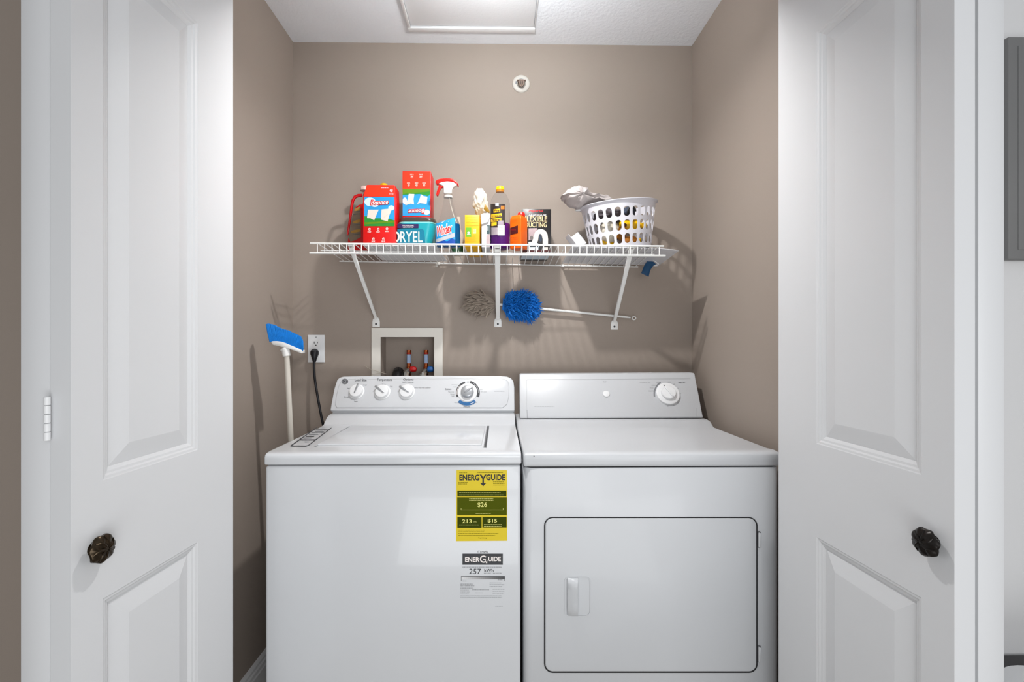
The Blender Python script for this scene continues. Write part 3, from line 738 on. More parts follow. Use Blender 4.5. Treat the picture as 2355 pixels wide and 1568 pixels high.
# red dryer-sheet box, upright
Y0, Y1 = 1.680, 1.755
bxA = thing('dryer_sheet_box', 'upright red dryer sheet box with blue sky picture beside the red jug', 'box', (at(872, 500, Y0).x, 1.72, BT), 'red dryer sheet boxes')
sA = frontal(Y0)
xa, xb = at(835, 500, Y0).x, at(908.5, 500, Y0).x; za = at(870, 425, Y0).z; zm = at(870, 451, Y0).z
bm = new(); prism(bm, [(xa, Y0, BT + .0005), (xb, Y0, BT + .0005), (xb, Y0, zm), (xb - .0015, Y0, za), (xa + .014, Y0, za), (xa, Y0, zm)], (0, Y1 - Y0, 0), .0012, 2); cA = obj('carton', bm, 'red_card', bxA)
pr = Print(bxA, sA)
def icons(pr, m, pts, s=1, up=1):
    for x, y in pts:
        pr.poly(m, arc_px(x, y, 2.0 * s, 2.9 * s, 0, 360, 14), 2, 'icon'); pr.rect(m, x - 1.2 * s, y - 1 * s, x + 1.2 * s, y + .2 * s, 2, 'icon')
        pr.lines(m, x - 4.5 * s, x + 4.5 * s, [y + up * 5 * s, y + up * 6.8 * s], .8, 2)
pr.poly('red_card_top', [(843, 426), (907, 427), (907.5, 452), (837, 451)], 1, 'top_flap')
pr.poly('sky_print', [(838, 452), (907, 453), (907.5, 506), (838, 506)], 1, 'picture')
pr.poly('cloud_print', ell_px(851, 464, 13, 10), 2, 'picture'); pr.poly('cloud_print', ell_px(862, 470, 9, 6), 2.3, 'picture'); pr.poly('cloud_print', ell_px(900, 478, 7, 6), 2, 'picture')
pr.poly('green_print', [(838, 497), (850, 498), (864, 502), (880, 502), (894, 503), (907.5, 507), (907.5, 520), (838, 520)], 2.6, 'picture')
pr.poly('olive_green_print', [(838, 511), (865, 510), (890, 508), (907.5, 507.5), (907.5, 512), (870, 514), (838, 516)], 3, 'picture')
pr.poly('cream_print', [(846.5, 482), (871, 482), (860.5, 506.5), (852, 502), (844, 501.5)], 3.5, 'picture')
pr.poly('cream_print', [(877.5, 481.5), (902, 479), (895, 496), (891.5, 509), (876.5, 505)], 3.5, 'picture')
pr.poly('crease', [(882, 500), (892, 492), (892.3, 492.8), (882.3, 500.8)], 4, 'picture')
pr.text('red_print', 'Bounce', 852, 458, 895, 472, 4, 2, grow=.09, rise=2); pr.text('white_print', 'Bounce', 854, 460, 893, 470, 5, 2, grow=.01, rise=2)
icons(pr, 'white_print', [(850, 527), (870, 527), (890, 526)]); icons(pr, 'white_print', [(859, 549), (882, 549)])
icons(pr, 'cloud_print', [(900, 438)], 1.2); pr.lines('cloud_print', 876, 896, [432], 1, 2)
pr.done()
# teal tub with smoky lid
Yt = 1.705
tb = thing('dry_cleaning_tub', 'teal plastic tub with smoky dark lid and large pale lettering', 'tub', (at(955, 500, Yt).x, 1.77, BT))
def tubring(px0, px1, py, hy, r=.03, yc=None):
    a, b = at(px0, py, Yt), at(px1, py, Yt); cx = (a.x + b.x) / 2; hx = (b.x - a.x) / 2; yc = yc or Yt + hy
    return [Vector((cx + x, yc + y, a.z)) for x, y in rrect(hx, hy, r, 8)]
bm = new(); yc = Yt + .065
zs = BT + .0005
r0_ = tubring(913.5, 991, 560, .060, .03, yc)
for v in r0_: v.z = zs
loft(bm, [r0_, tubring(913.5, 994, 548, .062, .03, yc), tubring(913, 998, 530, .064, .03, yc), tubring(912.8, 1000, 516, .065, .03, yc), tubring(912.6, 1000.5, 512.5, .065, .03, yc), tubring(913, 999, 510, .064, .03, yc)])
obj('tub_body', bm, 'teal_plastic', tb, smooth=50)
bm = new(); loft(bm, [tubring(912.4, 1001, 512.5, .0655, .03, yc), tubring(912.2, 1001.5, 511, .066, .03, yc), tubring(912.5, 1001, 509.8, .065, .03, yc)]); obj('rim', bm, 'teal_edge', tb)
bm = new(); loft(bm, [tubring(914, 1000, 509.8, .064, .03, yc), tubring(914.5, 1000.5, 505, .063, .03, yc), tubring(915, 999, 500, .062, .028, yc), tubring(917, 995, 497.6, .058, .026, yc)]); obj('lid', bm, 'smoke_lid', tb, smooth=50)
LZ = at(950, 497.6, Yt).z
pr = Print(tb, lambda x, y, off=0: at(x, y, Yt - .0006 - off))
pr.rect('purple_print', 914, 515, 962.5, 524.5, 1, 'band'); pr.text('white_print', 'PROFESSIONAL', 926, 517.2, 952, 520.2, 2); pr.text('white_print', 'CLEANS CLOTHES', 926.5, 521, 950, 523.5, 2)
pr.poly('teal_label', [(913.8, 527), (972, 527), (975, 530), (978.5, 559), (913.8, 559)], 1, 'label_patch')
pr.text('pale_green_print', 'D', 903, 532, 919.5, 557, 2, grow=.02); 
pr.text('pale_green_print', 'RYEL', 920.5, 532, 972, 557, 2, grow=.01)
pr.rect('tan_print', 914.5, 559, 990, 562, 1, 'band')
pr.done()
# second red box standing upside down on the tub lid
Yb0, Yb1 = 1.735, 1.815
bxB = thing('dryer_sheet_box', 'red dryer sheet box upside down on the lid of the teal tub', 'box', (at(958, 450, Yb0).x, 1.775, LZ), 'red dryer sheet boxes')
xa, xb = at(925.5, 450, Yb0).x, at(990.5, 450, Yb0).x; za = at(958, 393, Yb0).z
bm = new(); box(bm, xa, xb, Yb0, Yb1, LZ + .0008, za, .0016); obj('carton', bm, 'red_card', bxB)
pr = Print(bxB, frontal(Yb0))
pr.rect('red_card_top', 926.5, 394.5, 989.5, 433.5, 1, 'panel')
pr.poly('sky_print', [(926, 444), (989.5, 444), (989.5, 496.5), (926, 496.5)], 1, 'picture')
pr.poly('green_print', [(926, 434), (989, 434), (989.5, 446), (984, 451), (966, 446), (950, 447), (926, 448)], 2, 'picture'); pr.poly('olive_green_print', [(926, 435), (989, 435), (988, 440), (960, 443), (926, 446)], 2.6, 'picture')
pr.poly('cloud_print', ell_px(981, 488, 8, 6), 2, 'picture'); pr.poly('cloud_print', ell_px(931, 462, 5, 8), 2, 'picture')
pr.poly('cream_print', [(940, 445.5), (953, 446), (951, 458), (952, 470), (945, 468), (932, 472), (938, 458)], 3, 'picture')
pr.poly('cream_print', [(968, 446.5), (974, 451), (983, 452.5), (981, 469), (966, 467), (959.5, 469), (965, 458)], 3, 'picture')
pr.text('red_print', 'Bounce', 937.5, 479.5, 976.5, 492, 4, 2, rot=180, grow=.09, rise=2); pr.text('white_print', 'Bounce', 939, 481.5, 975, 490, 5, 2, rot=180, grow=.01, rise=2)
icons(pr, 'cream_print', [(947.5, 407), (968, 407)], 1, -1); icons(pr, 'cream_print', [(940, 426), (958, 426), (975.5, 426)], .9, -1)
pr.done()
# red jug behind the first box
Yj = 1.80
jg = thing('detergent_jug', 'red plastic jug with loop handle and brown label at left end of shelf', 'jug', (at(835, 500, Yj).x, 1.835, deckz(-.55, Yj)))
zj = deckz(at(835, 500, Yj).x, 1.83) + .004
jp = frontal(Yj); jpt = [(799, 552), (801, 544), (807, 515), (811, 492), (815, 478), (824, 470), (834, 468), (834, 446), (838, 438), (846, 437), (862, 437), (868, 470), (868, 555), (868, 566)]
pts = [jp(x, y) for x, y in jpt]; 
for p in pts: p.z = max(p.z, zj)
pts.append(Vector((pts[0].x, Yj, zj)))
bm = new(); prism(bm, pts, (0, .07, 0), .006, 3, 25); obj('jug_body', bm, 'red_plastic', jg, smooth=60)
pr = Print(jg, jp)
pr.poly('jug_label', [(802, 546), (808, 515), (812, 492), (816, 481), (829, 473), (829.5, 500), (830, 545), (818, 552), (806, 556)], 2, 'label_print')
for y, a, b in ((477, 815, 829), (505, 811, 829), (527, 807, 829)):
    pr.poly('jug_label_gold', [(a, y + 4), (b - 6, y), (b, y - 1), (b, y + 5), (a + 8, y + 8), (a, y + 8)], 3, 'label_print')
for y in (486, 492, 516, 538): pr.poly('teal_dark_print', [(812, y + 1), (829, y - 1), (829, y), (812, y + 2)], 3, 'label_print')
pr.done()
bm = new(); hp_ = [(833, 449), (824, 449.5), (816, 453), (811.5, 461), (808.5, 475), (806.5, 492), (804, 510), (801, 530), (799, 541)]
tube(bm, [jp(x, y, .002) for x, y in hp_], [.006, .006, .006, .0055, .005, .005, .0045, .004, .003], 10); obj('handle', bm, 'red_plastic', jg)
c = at(839, 437.5, Yj + .035)
bm = new(); lathe(bm, c, (0, 0, 1), [(.018, -.003), (.018, .010), (.0155, .013), (.008, .014)], 24); obj('cap', bm, 'pale_cap', jg)
# amber bottle with a gold cap behind the first box
c = at(882, 440, 1.835); zz = deckz(c.x, 1.835) + .004
gb = thing('gold_cap_bottle', 'bottle with a shiny gold domed cap peeking over the upright red box', 'bottle', (c.x, 1.835, zz))
zt_ = at(882, 419, 1.835).z
bm = new(); lathe(bm, (c.x + .03, 1.842, zz), (0, 0, 1), [(.024, 0), (.026, .004), (.026, .14), (.021, .165), (.018, zt_ - .024 - zz)], 28); obj('bottle_body', bm, 'amber', gb, smooth=50)
bm = new(); lathe(bm, (c.x, 1.842, zt_ - .025), (0, 0, 1), [(.017, 0), (.0175, .008), (.0155, .016), (.010, .022), (.003, .0245)], 28); obj('cap', bm, 'gold_cap', gb, smooth=60)

# glass-cleaner spray bottle
Yw = 1.680
wb = thing('spray_bottle', 'clear trigger spray bottle of blue liquid with red and white trigger head', 'bottle', (at(1030, 560, Yw).x, Yw, deckz(-.17, Yw)))
def ovalring(px0, px1, py, ry, n=28, z=None):
    a, b = at(px0, py, Yw), at(px1, py, Yw); cx = (a.x + b.x) / 2; rx = (b.x - a.x) / 2
    out = []
    for k in range(n):
        an = 2 * PI * k / n; ca, sa = math.cos(an), math.sin(an)
        out.append(Vector((cx + rx * math.copysign(abs(ca) ** .8, ca), Yw + ry * math.copysign(abs(sa) ** .8, sa), z if z else a.z)))
    return out
zw = deckz(-.17, Yw) + .001
sil = [(452, 1021.5, 1039.5, .013), (462, 1020, 1041.5, .013), (475, 1017.5, 1044, .015), (490, 1014, 1048, .017), (500, 1011, 1051, .019), (508, 1008.5, 1054.5, .021), (516, 1005.5, 1057.5, .022), (525, 1003, 1058.5, .023), (545, 1001, 1059, .024), (560, 1001, 1059, .024)]
bm = new(); rg = [ovalring(a, b, y, r) for y, a, b, r in sil] + [ovalring(1001, 1059, 566, .024, z=zw + .002), ovalring(1003, 1057, 566, .022, z=zw)]
loft(bm, rg); obj('bottle_body', bm, 'clear_plastic', wb, smooth=60)
bm = new(); rg = [ovalring(a + 1, b - 1, y, r - .0015) for y, a, b, r in sil[6:]] + [ovalring(1002, 1058, 566, .0225, z=zw + .003), ovalring(1004, 1056, 566, .0205, z=zw + .001)]
loft(bm, rg); obj('liquid', bm, 'blue_liquid', wb, smooth=60)
bm = new(); tube(bm, [at(1033, 455, Yw), at(1036, 470, Yw), at(1041, 490, Yw), at(1046, 505, Yw), at(1050, 514, Yw)], .0018, 8); obj('dip_tube', bm, 'dip_tube', wb)
pr = Print(wb, lambda x, y, off=0: at(x, y, Yw - .0245 - off))
# label bent a little round the front
def wsurf(x, y, off=0):
    t_ = (x - 1029) / 30.0
    yy = Yw - (.0248) * math.sqrt(max(0, 1 - min(.98, abs(t_)) ** 3.2)) - .0006 - off
    return at(x, y, yy)
def strip_label(m, top, bot, x0, x1, n=14, name='label_print'):
    bm = pr2.bm(m, name)
    for k in range(n):
        a = x0 + (x1 - x0) * k / n; b = x0 + (x1 - x0) * (k + 1) / n
        A_ = [wsurf(a, top(a), lv_), wsurf(b, top(b), lv_), wsurf(b, bot(b), lv_), wsurf(a, bot(a), lv_)]
        bm.faces.new([bm.verts.new(p) for p in A_])
pr2 = Print(wb, wsurf)
tp = lambda x: 499.5 + (1047 - x) * .33
lv_ = 0; strip_label('spray_label', tp, lambda x: 563.5, 1002, 1047)
lv_ = .0004; strip_label('navy_print', lambda x: 556 - (x - 1002) * .15 + 2.5 * math.sin((x - 1002) * .3), lambda x: 563.5, 1002, 1047)
lv_ = .0007; strip_label('light_print', lambda x: 551 - (x - 1002) * .38, lambda x: 558 - (x - 1002) * .3, 1003, 1045.5)
pr2.text('white_print', 'Windex', 1002.8, 515, 1040, 541, 3, 2, grow=.08, rise=9); pr2.text('spray_red', 'Windex', 1004, 517.5, 1039, 539, 4.5, 2, grow=.02, rise=9)
pr2.poly('cloud_print', [(1030, 509), (1033, 507), (1033.5, 508), (1030.5, 510)], 3, 'label_print'); pr2.poly('cloud_print', [(1015, 512), (1022, 507), (1023, 508), (1016, 513)], 3, 'label_print')
pr2.done()
# trigger head
th = lambda x, y, dy_=0: at(x, y, Yw) + Vector((0, dy_, 0))
bm = new(); a = at(1030.5, 453, Yw); lathe(bm, a, (0, 0, 1), [(.0155, -.003), (.0155, .004), (.014, .005)], 28); obj('collar', bm, 'clear_clip', wb)
bm = new(); prism(bm, [th(x, y, -.011) for x, y in [(1020.5, 446.5), (1020.5, 430), (1014, 426.5), (1008, 424), (1012, 421), (1030, 418), (1045, 420), (1054, 426), (1048, 429), (1042, 433), (1040, 439), (1039.5, 446.5)]], (0, .022, 0), .004, 3, 20); obj('trigger_housing', bm, 'spray_white', wb, smooth=60)
bm = new(); prism(bm, [th(x, y, -.0125) for x, y in [(1002.5, 423), (1002.3, 418), (1006, 415), (1014, 413), (1024, 411.8), (1034, 411.6), (1043, 414), (1050, 419), (1055.5, 427), (1054.5, 429.5), (1049, 424.5), (1041, 420.5), (1030, 419), (1018, 420.5), (1010, 424), (1005, 425)]], (0, .025, 0), .003, 3, 20); obj('head_cover', bm, 'spray_red', wb, smooth=60)
bm = new(); prism(bm, [th(x, y, -.006) for x, y in [(1009, 425), (1020, 429), (1020, 433), (1016, 432), (1013, 436), (1009.5, 445), (1008, 450.5), (1005, 451), (1003.2, 448.5), (1005, 440), (1009, 431)]], (0, .012, 0), .0015, 2, 20); obj('trigger', bm, 'spray_red', wb, smooth=50)
# beige bottle behind the spray bottle
c = at(1060, 540, 1.80); zz = deckz(c.x, 1.80) + .002; ztb = at(1060, 500, 1.80).z
bg_ = thing('beige_bottle', 'beige round-shouldered bottle half hidden between blue spray bottle and yellow box', 'bottle', (c.x, 1.80, zz))
R_ = .026
bm = new(); lathe(bm, (c.x - .012, 1.80, zz), (0, 0, 1), [(R_ * .9, 0), (R_, .005), (R_, .055), (R_ * .92, .072), (R_ * .7, .088), (R_ * .45, .1), (R_ * .4, ztb - zz)], 32); obj('bottle_body', bm, 'beige_plastic', bg_, smooth=60)
bm = new(); lathe(bm, (c.x - .012, 1.80, zz), (0, 0, 1), [(R_ * 1.01, .008), (R_ * 1.012, .03)], 32, cap=False); obj('label_band', bm, 'dark_green', bg_, smooth=60)

# yellow box
Yy = 1.668
xa, xb = at(1069, 520, Yy).x, at(1102.5, 520, Yy).x; za = at(1085, 494, Yy).z; zy = deckz((xa + xb) / 2, Yy) + .0012
yb = thing('yellow_box', 'tall narrow yellow carton with small green square in front of the crumpled bag', 'box', ((xa + xb) / 2, 1.75, zy))
bm = new(); t = bmesh.new(); box(t, xa, xb, Yy, Yy + .165, zy, za, .0012)
for v in t.verts:
    v.co.x += (v.co.y - Yy) * .045
    v.co.z -= max(0, (v.co.y - Yy)) * .05 * (1 if v.co.z < zy + .02 else .0)
join(bm, t); obj('carton', bm, 'box_yellow', yb)
ys = frontal(Yy); pr = Print(yb, ys)
pr.lines('yellow_shade_print', 1072, 1100, [500, 504, 508, 511.5], .7); pr.rect('yellow_shade_print', 1071, 518.3, 1100, 519.1, 1)
pr.rect('lime_print', 1071.5, 523, 1084, 545, 1, 'green_square'); pr.poly('pale_green_print', ell_px(1077.5, 535, 3, 2.4), 2, 'green_square'); pr.rect('pale_green_print', 1074, 538, 1082, 539.2, 2, 'green_square')
pr.rect('pale_orange_print', 1087.5, 526, 1095, 537, 1, 'cream_square'); pr.lines('box_yellow', 1088, 1094, [528.5, 532], .8, 2)
pr.rect('yellow_shade_print', 1087, 539.5, 1097, 540.5, 1); pr.lines('yellow_shade_print', 1071.5, 1096, [548, 551, 554.5], .9); pr.text('yellow_shade_print', 'Clean', 1086, 543, 1093, 545.8, 1)
pr.done()
# white carton beside it
Yc = 1.676
xa, xb = at(1107.5, 520, Yc).x, at(1127, 520, Yc).x; za = at(1115, 493, Yc).z; zy = deckz((xa + xb) / 2, Yc) + .0012
wc = thing('white_carton', 'narrow white carton with mauve and dark print right of the yellow box', 'box', ((xa + xb) / 2, 1.75, zy))
bm = new(); box(bm, xa, xb, Yc, Yc + .15, zy, za, .0012); obj('carton', bm, 'carton_white', wc)
pr = Print(wc, frontal(Yc))
pr.rect('teal_dark_print', 1118.8, 518, 1126.5, 538, 1, 'label_print'); pr.rect('light_print', 1121, 520, 1123.5, 530, 2, 'label_print')
pr.poly('mauve_print', [(1118.5, 541), (1126.5, 537), (1126.5, 567), (1118.5, 567)], 1, 'label_print')
pr.done()
# crumpled bag sitting on both boxes
def bagshape(p):
    q = p.copy()
    if q.z > .0: q.x = math.copysign(abs(q.x) ** .75, q.x) * .92
    if q.z < -.2: q.x *= 1 + .35 * (-q.z - .2); q.x += .22 * (-q.z - .2)
    return q
c = at(1104, 468, 1.725); zb_ = at(1104, 499, 1.725).z
bm = new(); crumple(bm, (c.x, 1.725, c.z + .003), (.029, .033, .048), 5, .34, 1.9, 5, 0, bagshape)
o = obj('plastic_bag', bm, 'plastic_bag', smooth=60); origin(o, (c.x, 1.725, za)); tag(o, 'crumpled white plastic bag standing on top of yellow and white cartons', 'bag')
bm = new(); prism(bm, [at(x, y, 1.682) for x, y in [(1116, 469), (1120, 474), (1127, 487), (1124, 489), (1117, 485), (1112.5, 480)]], (.0, .006, 0), .001, 2)
obj('tag', bm, 'olive_tag', o)
bm = new(); prism(bm, [at(x, y, 1.670) for x, y in [(1106.5, 492), (1114, 490), (1127, 491), (1127, 497), (1123, 510), (1107, 516)]], (0, .003, 0), .001, 2)
obj('bag_flap', bm, 'grey_bag', o)

# purple cleaner bottle with yellow cap
Yp = 1.705; c0 = at(1150, 500, Yp); s = Yp / F
zp = deckz(c0.x, Yp) + .002
pb = thing('cleaner_bottle', 'clear round bottle of purple cleaner with yellow cap and black and yellow label', 'bottle', (c0.x, Yp, zp))
zz = lambda py: at(1150, py, Yp).z - zp
prof = [(19 * s, 0), (21.5 * s, .002), (22.5 * s, zz(560)), (21.6 * s, zz(556)), (22.5 * s, zz(552)), (21.8 * s, zz(547)), (22.8 * s, zz(543)), (22.8 * s, zz(480)), (22.3 * s, zz(470)), (20 * s, zz(460)), (15 * s, zz(449)), (10 * s, zz(443.5)), (8.5 * s, zz(441))]
bm = new(); lathe(bm, (c0.x, Yp, zp), (0, 0, 1), prof, 40); obj('bottle_body', bm, 'clear_plastic', pb, smooth=60)
bm = new(); lathe(bm, (c0.x, Yp, zp), (0, 0, 1), [(18 * s, .0015), (20.5 * s, .003), (21.4 * s, zz(560)), (20.6 * s, zz(556)), (21.4 * s, zz(552)), (20.8 * s, zz(547)), (21.8 * s, zz(543)), (21.8 * s, zz(518)), (21 * s, zz(516))], 40); obj('liquid', bm, 'purple_liquid', pb, smooth=60)
bm = new(); lathe(bm, (c0.x, Yp, zp), (0, 0, 1), [(9.4 * s, zz(443.5)), (9.4 * s, zz(437.5))], 32); obj('cap_skirt', bm, 'cap_brown', pb)
bm = new(); lathe(bm, (c0.x, Yp, zp), (0, 0, 1), [(9.6 * s, zz(437.6)), (9.6 * s, zz(433)), (8 * s, zz(429.8)), (4 * s, zz(428.2)), (.5 * s, zz(428))], 32); obj('cap', bm, 'yellow_cap', pb, smooth=60)
def psurf(x, y, off=0):
    t_ = max(-.985, min(.985, (x - 1150) / 22.8)); r = 22.8 * s + .0006 + off
    return at(x, y, Yp - r * math.sqrt(1 - t_ * t_))
class CylPrint(Print):
    def patch(s_, m, x0, x1, yt, yb, lv=1, n=12):
        bm = s_.bm(m, 'label_print')
        for k in range(n):
            a = x0 + (x1 - x0) * k / n; b = x0 + (x1 - x0) * (k + 1) / n; f = lambda q, v: q(v) if callable(q) else q
            bm.faces.new([bm.verts.new(s_.surf(u, v, s_.lift * lv)) for u, v in ((a, f(yt, a)), (b, f(yt, b)), (b, f(yb, b)), (a, f(yb, a)))])
pr = CylPrint(pb, psurf)
pr.patch('label_dark', 1128.3, 1161, 469, lambda x: 541 - (x - 1128) * .08)
pr.patch('label_mauve', 1128.4, 1158, 523, lambda x: 541 - (x - 1128) * .08, 2); pr.patch('label_mauve', 1146, 1158, 507, 523, 2)
pr.patch('light_print', 1139, 1147, 467, 474, 2); pr.patch('label_orange', 1152, 1160, 473, 481, 2)
for y0, a, b in ((479, 1135, 1150), (490, 1129, 1154), (500, 1129, 1153), (509, 1130, 1142)):
    pr.patch('label_yellow', a, b, lambda x, y0=y0: y0 + (1154 - x) * .12, lambda x, y0=y0: y0 + 7 + (1154 - x) * .16, 2)
pr.text('label_dark', 'Pine', 1137, 481.5, 1148.5, 486.5, 4, 1, grow=.02); pr.text('label_dark', 'clean', 1131, 493.5, 1152, 498, 4, 1, rise=2, grow=.01); pr.text('label_dark', 'floral', 1131, 503, 1151, 508, 4, 1, rise=2, grow=.01)
pr.patch('paper_white', 1144.5, 1160.5, 517.5, 541, 4); pr.lines('grey_print', 1147, 1158, [522, 526, 530, 535], .8, 6)
pr.done()

# orange oblong bottle
zo = deckz(.045, 1.70) + .002
ob = thing('orange_bottle', 'flat-sided orange container with red cap and dark panel beside the black box', 'bottle', (at(1196, 520, 1.69).x, 1.69, zo))
e0, e1, e2 = at(1172, 520, 1.700), at(1198, 520, 1.672), at(1213.5, 520, 1.715)
def oring(dz, sc, zval=None):
    P0 = [Vector((e0.x, 1.700, 0)), Vector((e1.x, 1.672, 0)), Vector((e2.x, 1.713, 0)), Vector((e0.x + e2.x - e1.x, 1.741, 0))]
    cc = sum(P0, Vector()) / 4; out = []
    for i in range(4):
        p, a, b = P0[i], P0[i - 1], P0[(i + 1) % 4]
        for f in (.22, .10, .03): out.append(p.lerp(a, f).lerp(cc, (.03 - f * .1 if f < .2 else 0)))
        for f in (.03, .10, .22): out.append(p.lerp(b, f).lerp(cc, (.03 - f * .1 if f < .2 else 0)))
    return [cc.lerp(q, sc) + Vector((0, 0, zval)) for q in out]
ztop_ = at(1198, 492, 1.68).z
bm = new(); loft(bm, [oring(0, .95, zo), oring(0, 1, zo + .004), oring(0, 1, ztop_ - .022), oring(0, .97, ztop_ - .012), oring(0, .80, ztop_ - .003), oring(0, .55, ztop_)]); obj('bottle_body', bm, 'orange_tin', ob, smooth=45)
c = at(1199, 488, 1.706); bm = new(); lathe(bm, (c.x + .0, 1.706, ztop_ - .002), (0, 0, 1), [(.0135, 0), (.0135, .010), (.012, .0125), (.004, .013)], 24); obj('cap', bm, 'spray_red', ob)
d1 = (Vector((e1.x, 1.672, 0)) - Vector((e0.x, 1.700, 0))).normalized(); n1 = Vector((d1.y, -d1.x, 0))
op = Pl((e1.x, 1.672, 0), n1); pr = Print(ob, lambda x, y, off=0: op(x, y, off + .0006))
pr.poly('maroon_print', [(1173.5, 524), (1191, 518), (1191, 536), (1173.5, 540)], 1, 'label_print'); pr.lines('dark_orange_print', 1175, 1190, [546, 550, 556], .9); pr.lines('dark_orange_print', 1175, 1190, [506, 510], .7)
pr.lines('red_print', 1176, 1188, [528.5], .7, 2); pr.done()

# black flexible-duct box
Yk = 1.748
xa, xb = at(1201, 520, Yk).x, at(1267.5, 520, Yk).x; za = at(1235, 480.5, Yk).z; zk = deckz((xa + xb) / 2, Yk) + .0035
kb = thing('duct_box', 'black carton with pale gold lettering and a bent silver duct picture', 'box', ((xa + xb) / 2, 1.77, zk))
bm = new(); prism(bm, [(xa, Yk, zk), (xb, Yk, zk), (xb, Yk + .155, zk - .003), (xa, Yk + .155, zk - .003)], (0, 0, za - zk), .001, 2); obj('carton', bm, 'black_card', kb)
kp = frontal(Yk)
bm = new(); box(bm, xa + .001, xb - .001, Yk + .002, Yk + .150, zk - .0006 - .002, zk - .0002, 0); obj('carton_base', bm, 'pale_blue_card', kb)
pr = Print(kb, kp)
pr.text('red_print', 'Imperial', 1216, 482, 1248, 489, 1, 2, grow=.01); pr.text('white_print', 'ALUMINUM', 1215.5, 493, 1256, 495.8, 1, grow=.02)
pr.text('gold_print', 'FLEXIBLE', 1205.5, 497.5, 1258.5, 509.5, 1, grow=.012); pr.text('gold_print', 'DUCTING', 1207.5, 511, 1257.5, 522.5, 1, grow=.012)
pr.poly('mauve_print', [(1215.5, 525), (1236, 524.5), (1233, 535), (1229, 548), (1215.5, 553)], 1, 'picture')
duct = [(1223, 560), (1226, 546), (1231, 533), (1238, 527.5), (1246, 526.5), (1254, 530), (1259, 538), (1260.5, 550), (1260, 568), (1248, 568), (1248, 550), (1246, 541), (1242, 537), (1239, 541), (1237.5, 552), (1234, 563), (1228, 567)]
pr.poly('silver_print', duct, 2, 'picture'); pr.poly('steel_blue_print', [(1240, 540), (1243, 538), (1246, 543), (1247, 552), (1243.5, 556), (1239, 553)], 3, 'picture')
pr.poly('shadow_print', ell_px(1222.5, 547, 4, 5), 3, 'picture'); pr.poly('pale_blue_card', [(1215.5, 556), (1232, 556), (1240, 562), (1240, 568), (1215.5, 568)], 2.5, 'picture')
pr.poly('silver_print', [(1248, 566), (1260, 566), (1260, 577), (1248, 577)], 2, 'picture'); pr.rect('maroon_print', 1202, 575, 1266, 579, 3, 'picture'); pr.rect('pale_blue_card', 1202, 566, 1238, 575, 2.5, 'picture')
pr.done()

# ------------------------------------------------------------------ laundry basket
BX, BY = at(1424.5, 500, 1.775).x, 1.778
zB0 = deckz(BX, 1.70) + .016; zB1 = at(1424, 467, 1.775).z - .010
bk = thing('laundry_basket', 'small white plastic laundry basket with three rows of slots at right end of shelf', 'basket', (BX, BY, zB0))
TILT = Matrix.Translation((BX, BY, (zB0 + zB1) / 2)) @ Matrix.Rotation(math.radians(-4.6), 4, 'Y') @ Matrix.Rotation(math.radians(4.0), 4, 'X') @ Matrix.Translation((-BX, -BY, -(zB0 + zB1) / 2))
HB = zB1 - zB0
def bpt(an, h, off=0):                                   # an angle, h 0..1 height
    r = .112 + .027 * h + off
    return Vector((BX + math.cos(an) * r * 1.0, BY + math.sin(an) * r * .86, zB0 + HB * h))
def stadium(n=7):
    out = []
    for k in range(n): a = PI * k / (n - 1); out.append((math.cos(a), .5 + 0 * a, math.sin(a)))
    return out
NC = 26
bm = new()
rows = [(.075, .315), (.345, .595), (.625, .865)]
for j, (h0, h1) in enumerate(rows):
    for k in range(NC):
        a0 = 2 * PI * k / NC; a1 = 2 * PI * (k + 1) / NC; ac = (a0 + a1) / 2; hw = (a1 - a0) * .34
        rv = hw * .125 / HB * .95; hc0 = h0 + .018 + rv; hc1 = h1 - .018 - rv
        hole = []; outer = []
        for q in range(9):
            t_ = PI * q / 8; hole.append((ac + hw * math.cos(t_), hc1 + rv * math.sin(t_)))
        for q in range(9):
            t_ = PI + PI * q / 8; hole.append((ac + hw * math.cos(t_), hc0 + rv * math.sin(t_)))
        hh0 = 0 if j == 0 else (rows[j - 1][1] + h0) / 2; hh1 = 1 if j == 2 else (h1 + rows[j + 1][0]) / 2
        def proj(a, h):                                  # project hole point outwards onto the cell rectangle
            da = (a - ac) / ((a1 - a0) / 2); 
            return a, h
        for i_, (a, h) in enumerate(hole):
            if i_ < 9:
                f = i_ / 8
                if f <= .25: o_ = (a1, hc1 + (hh1 - hc1) * f / .25)
                elif f >= .75: o_ = (a0, hh1 - (hh1 - hc1) * (f - .75) / .25)
                else: o_ = (a1 + (a0 - a1) * (f - .25) / .5, hh1)
            else:
                f = (i_ - 9) / 8
                if f <= .25: o_ = (a0, hc0 - (hc0 - hh0) * f / .25)
                elif f >= .75: o_ = (a1, hh0 + (hc0 - hh0) * (f - .75) / .25)
                else: o_ = (a0 + (a1 - a0) * (f - .25) / .5, hh0)
            outer.append(o_)
        H_ = [bm.verts.new(bpt(*p)) for p in hole]; O_ = [bm.verts.new(bpt(*p)) for p in outer]; n_ = len(H_)
        for i_ in range(n_): bm.faces.new((H_[i_], H_[(i_ + 1) % n_], O_[(i_ + 1) % n_], O_[i_]))
bmesh.ops.remove_doubles(bm, verts=bm.verts, dist=.0002)
bmesh.ops.recalc_face_normals(bm, faces=bm.faces)
bmesh.ops.solidify(bm, geom=bm.faces[:], thickness=.002)
bmesh.ops.transform(bm, matrix=TILT, verts=bm.verts)
obj('basket_wall', bm, 'basket_plastic', bk, smooth=50)
bm = new()
def bring(h, off, n=52): return [bpt(2 * PI * k / n, h, off) for k in range(n)]
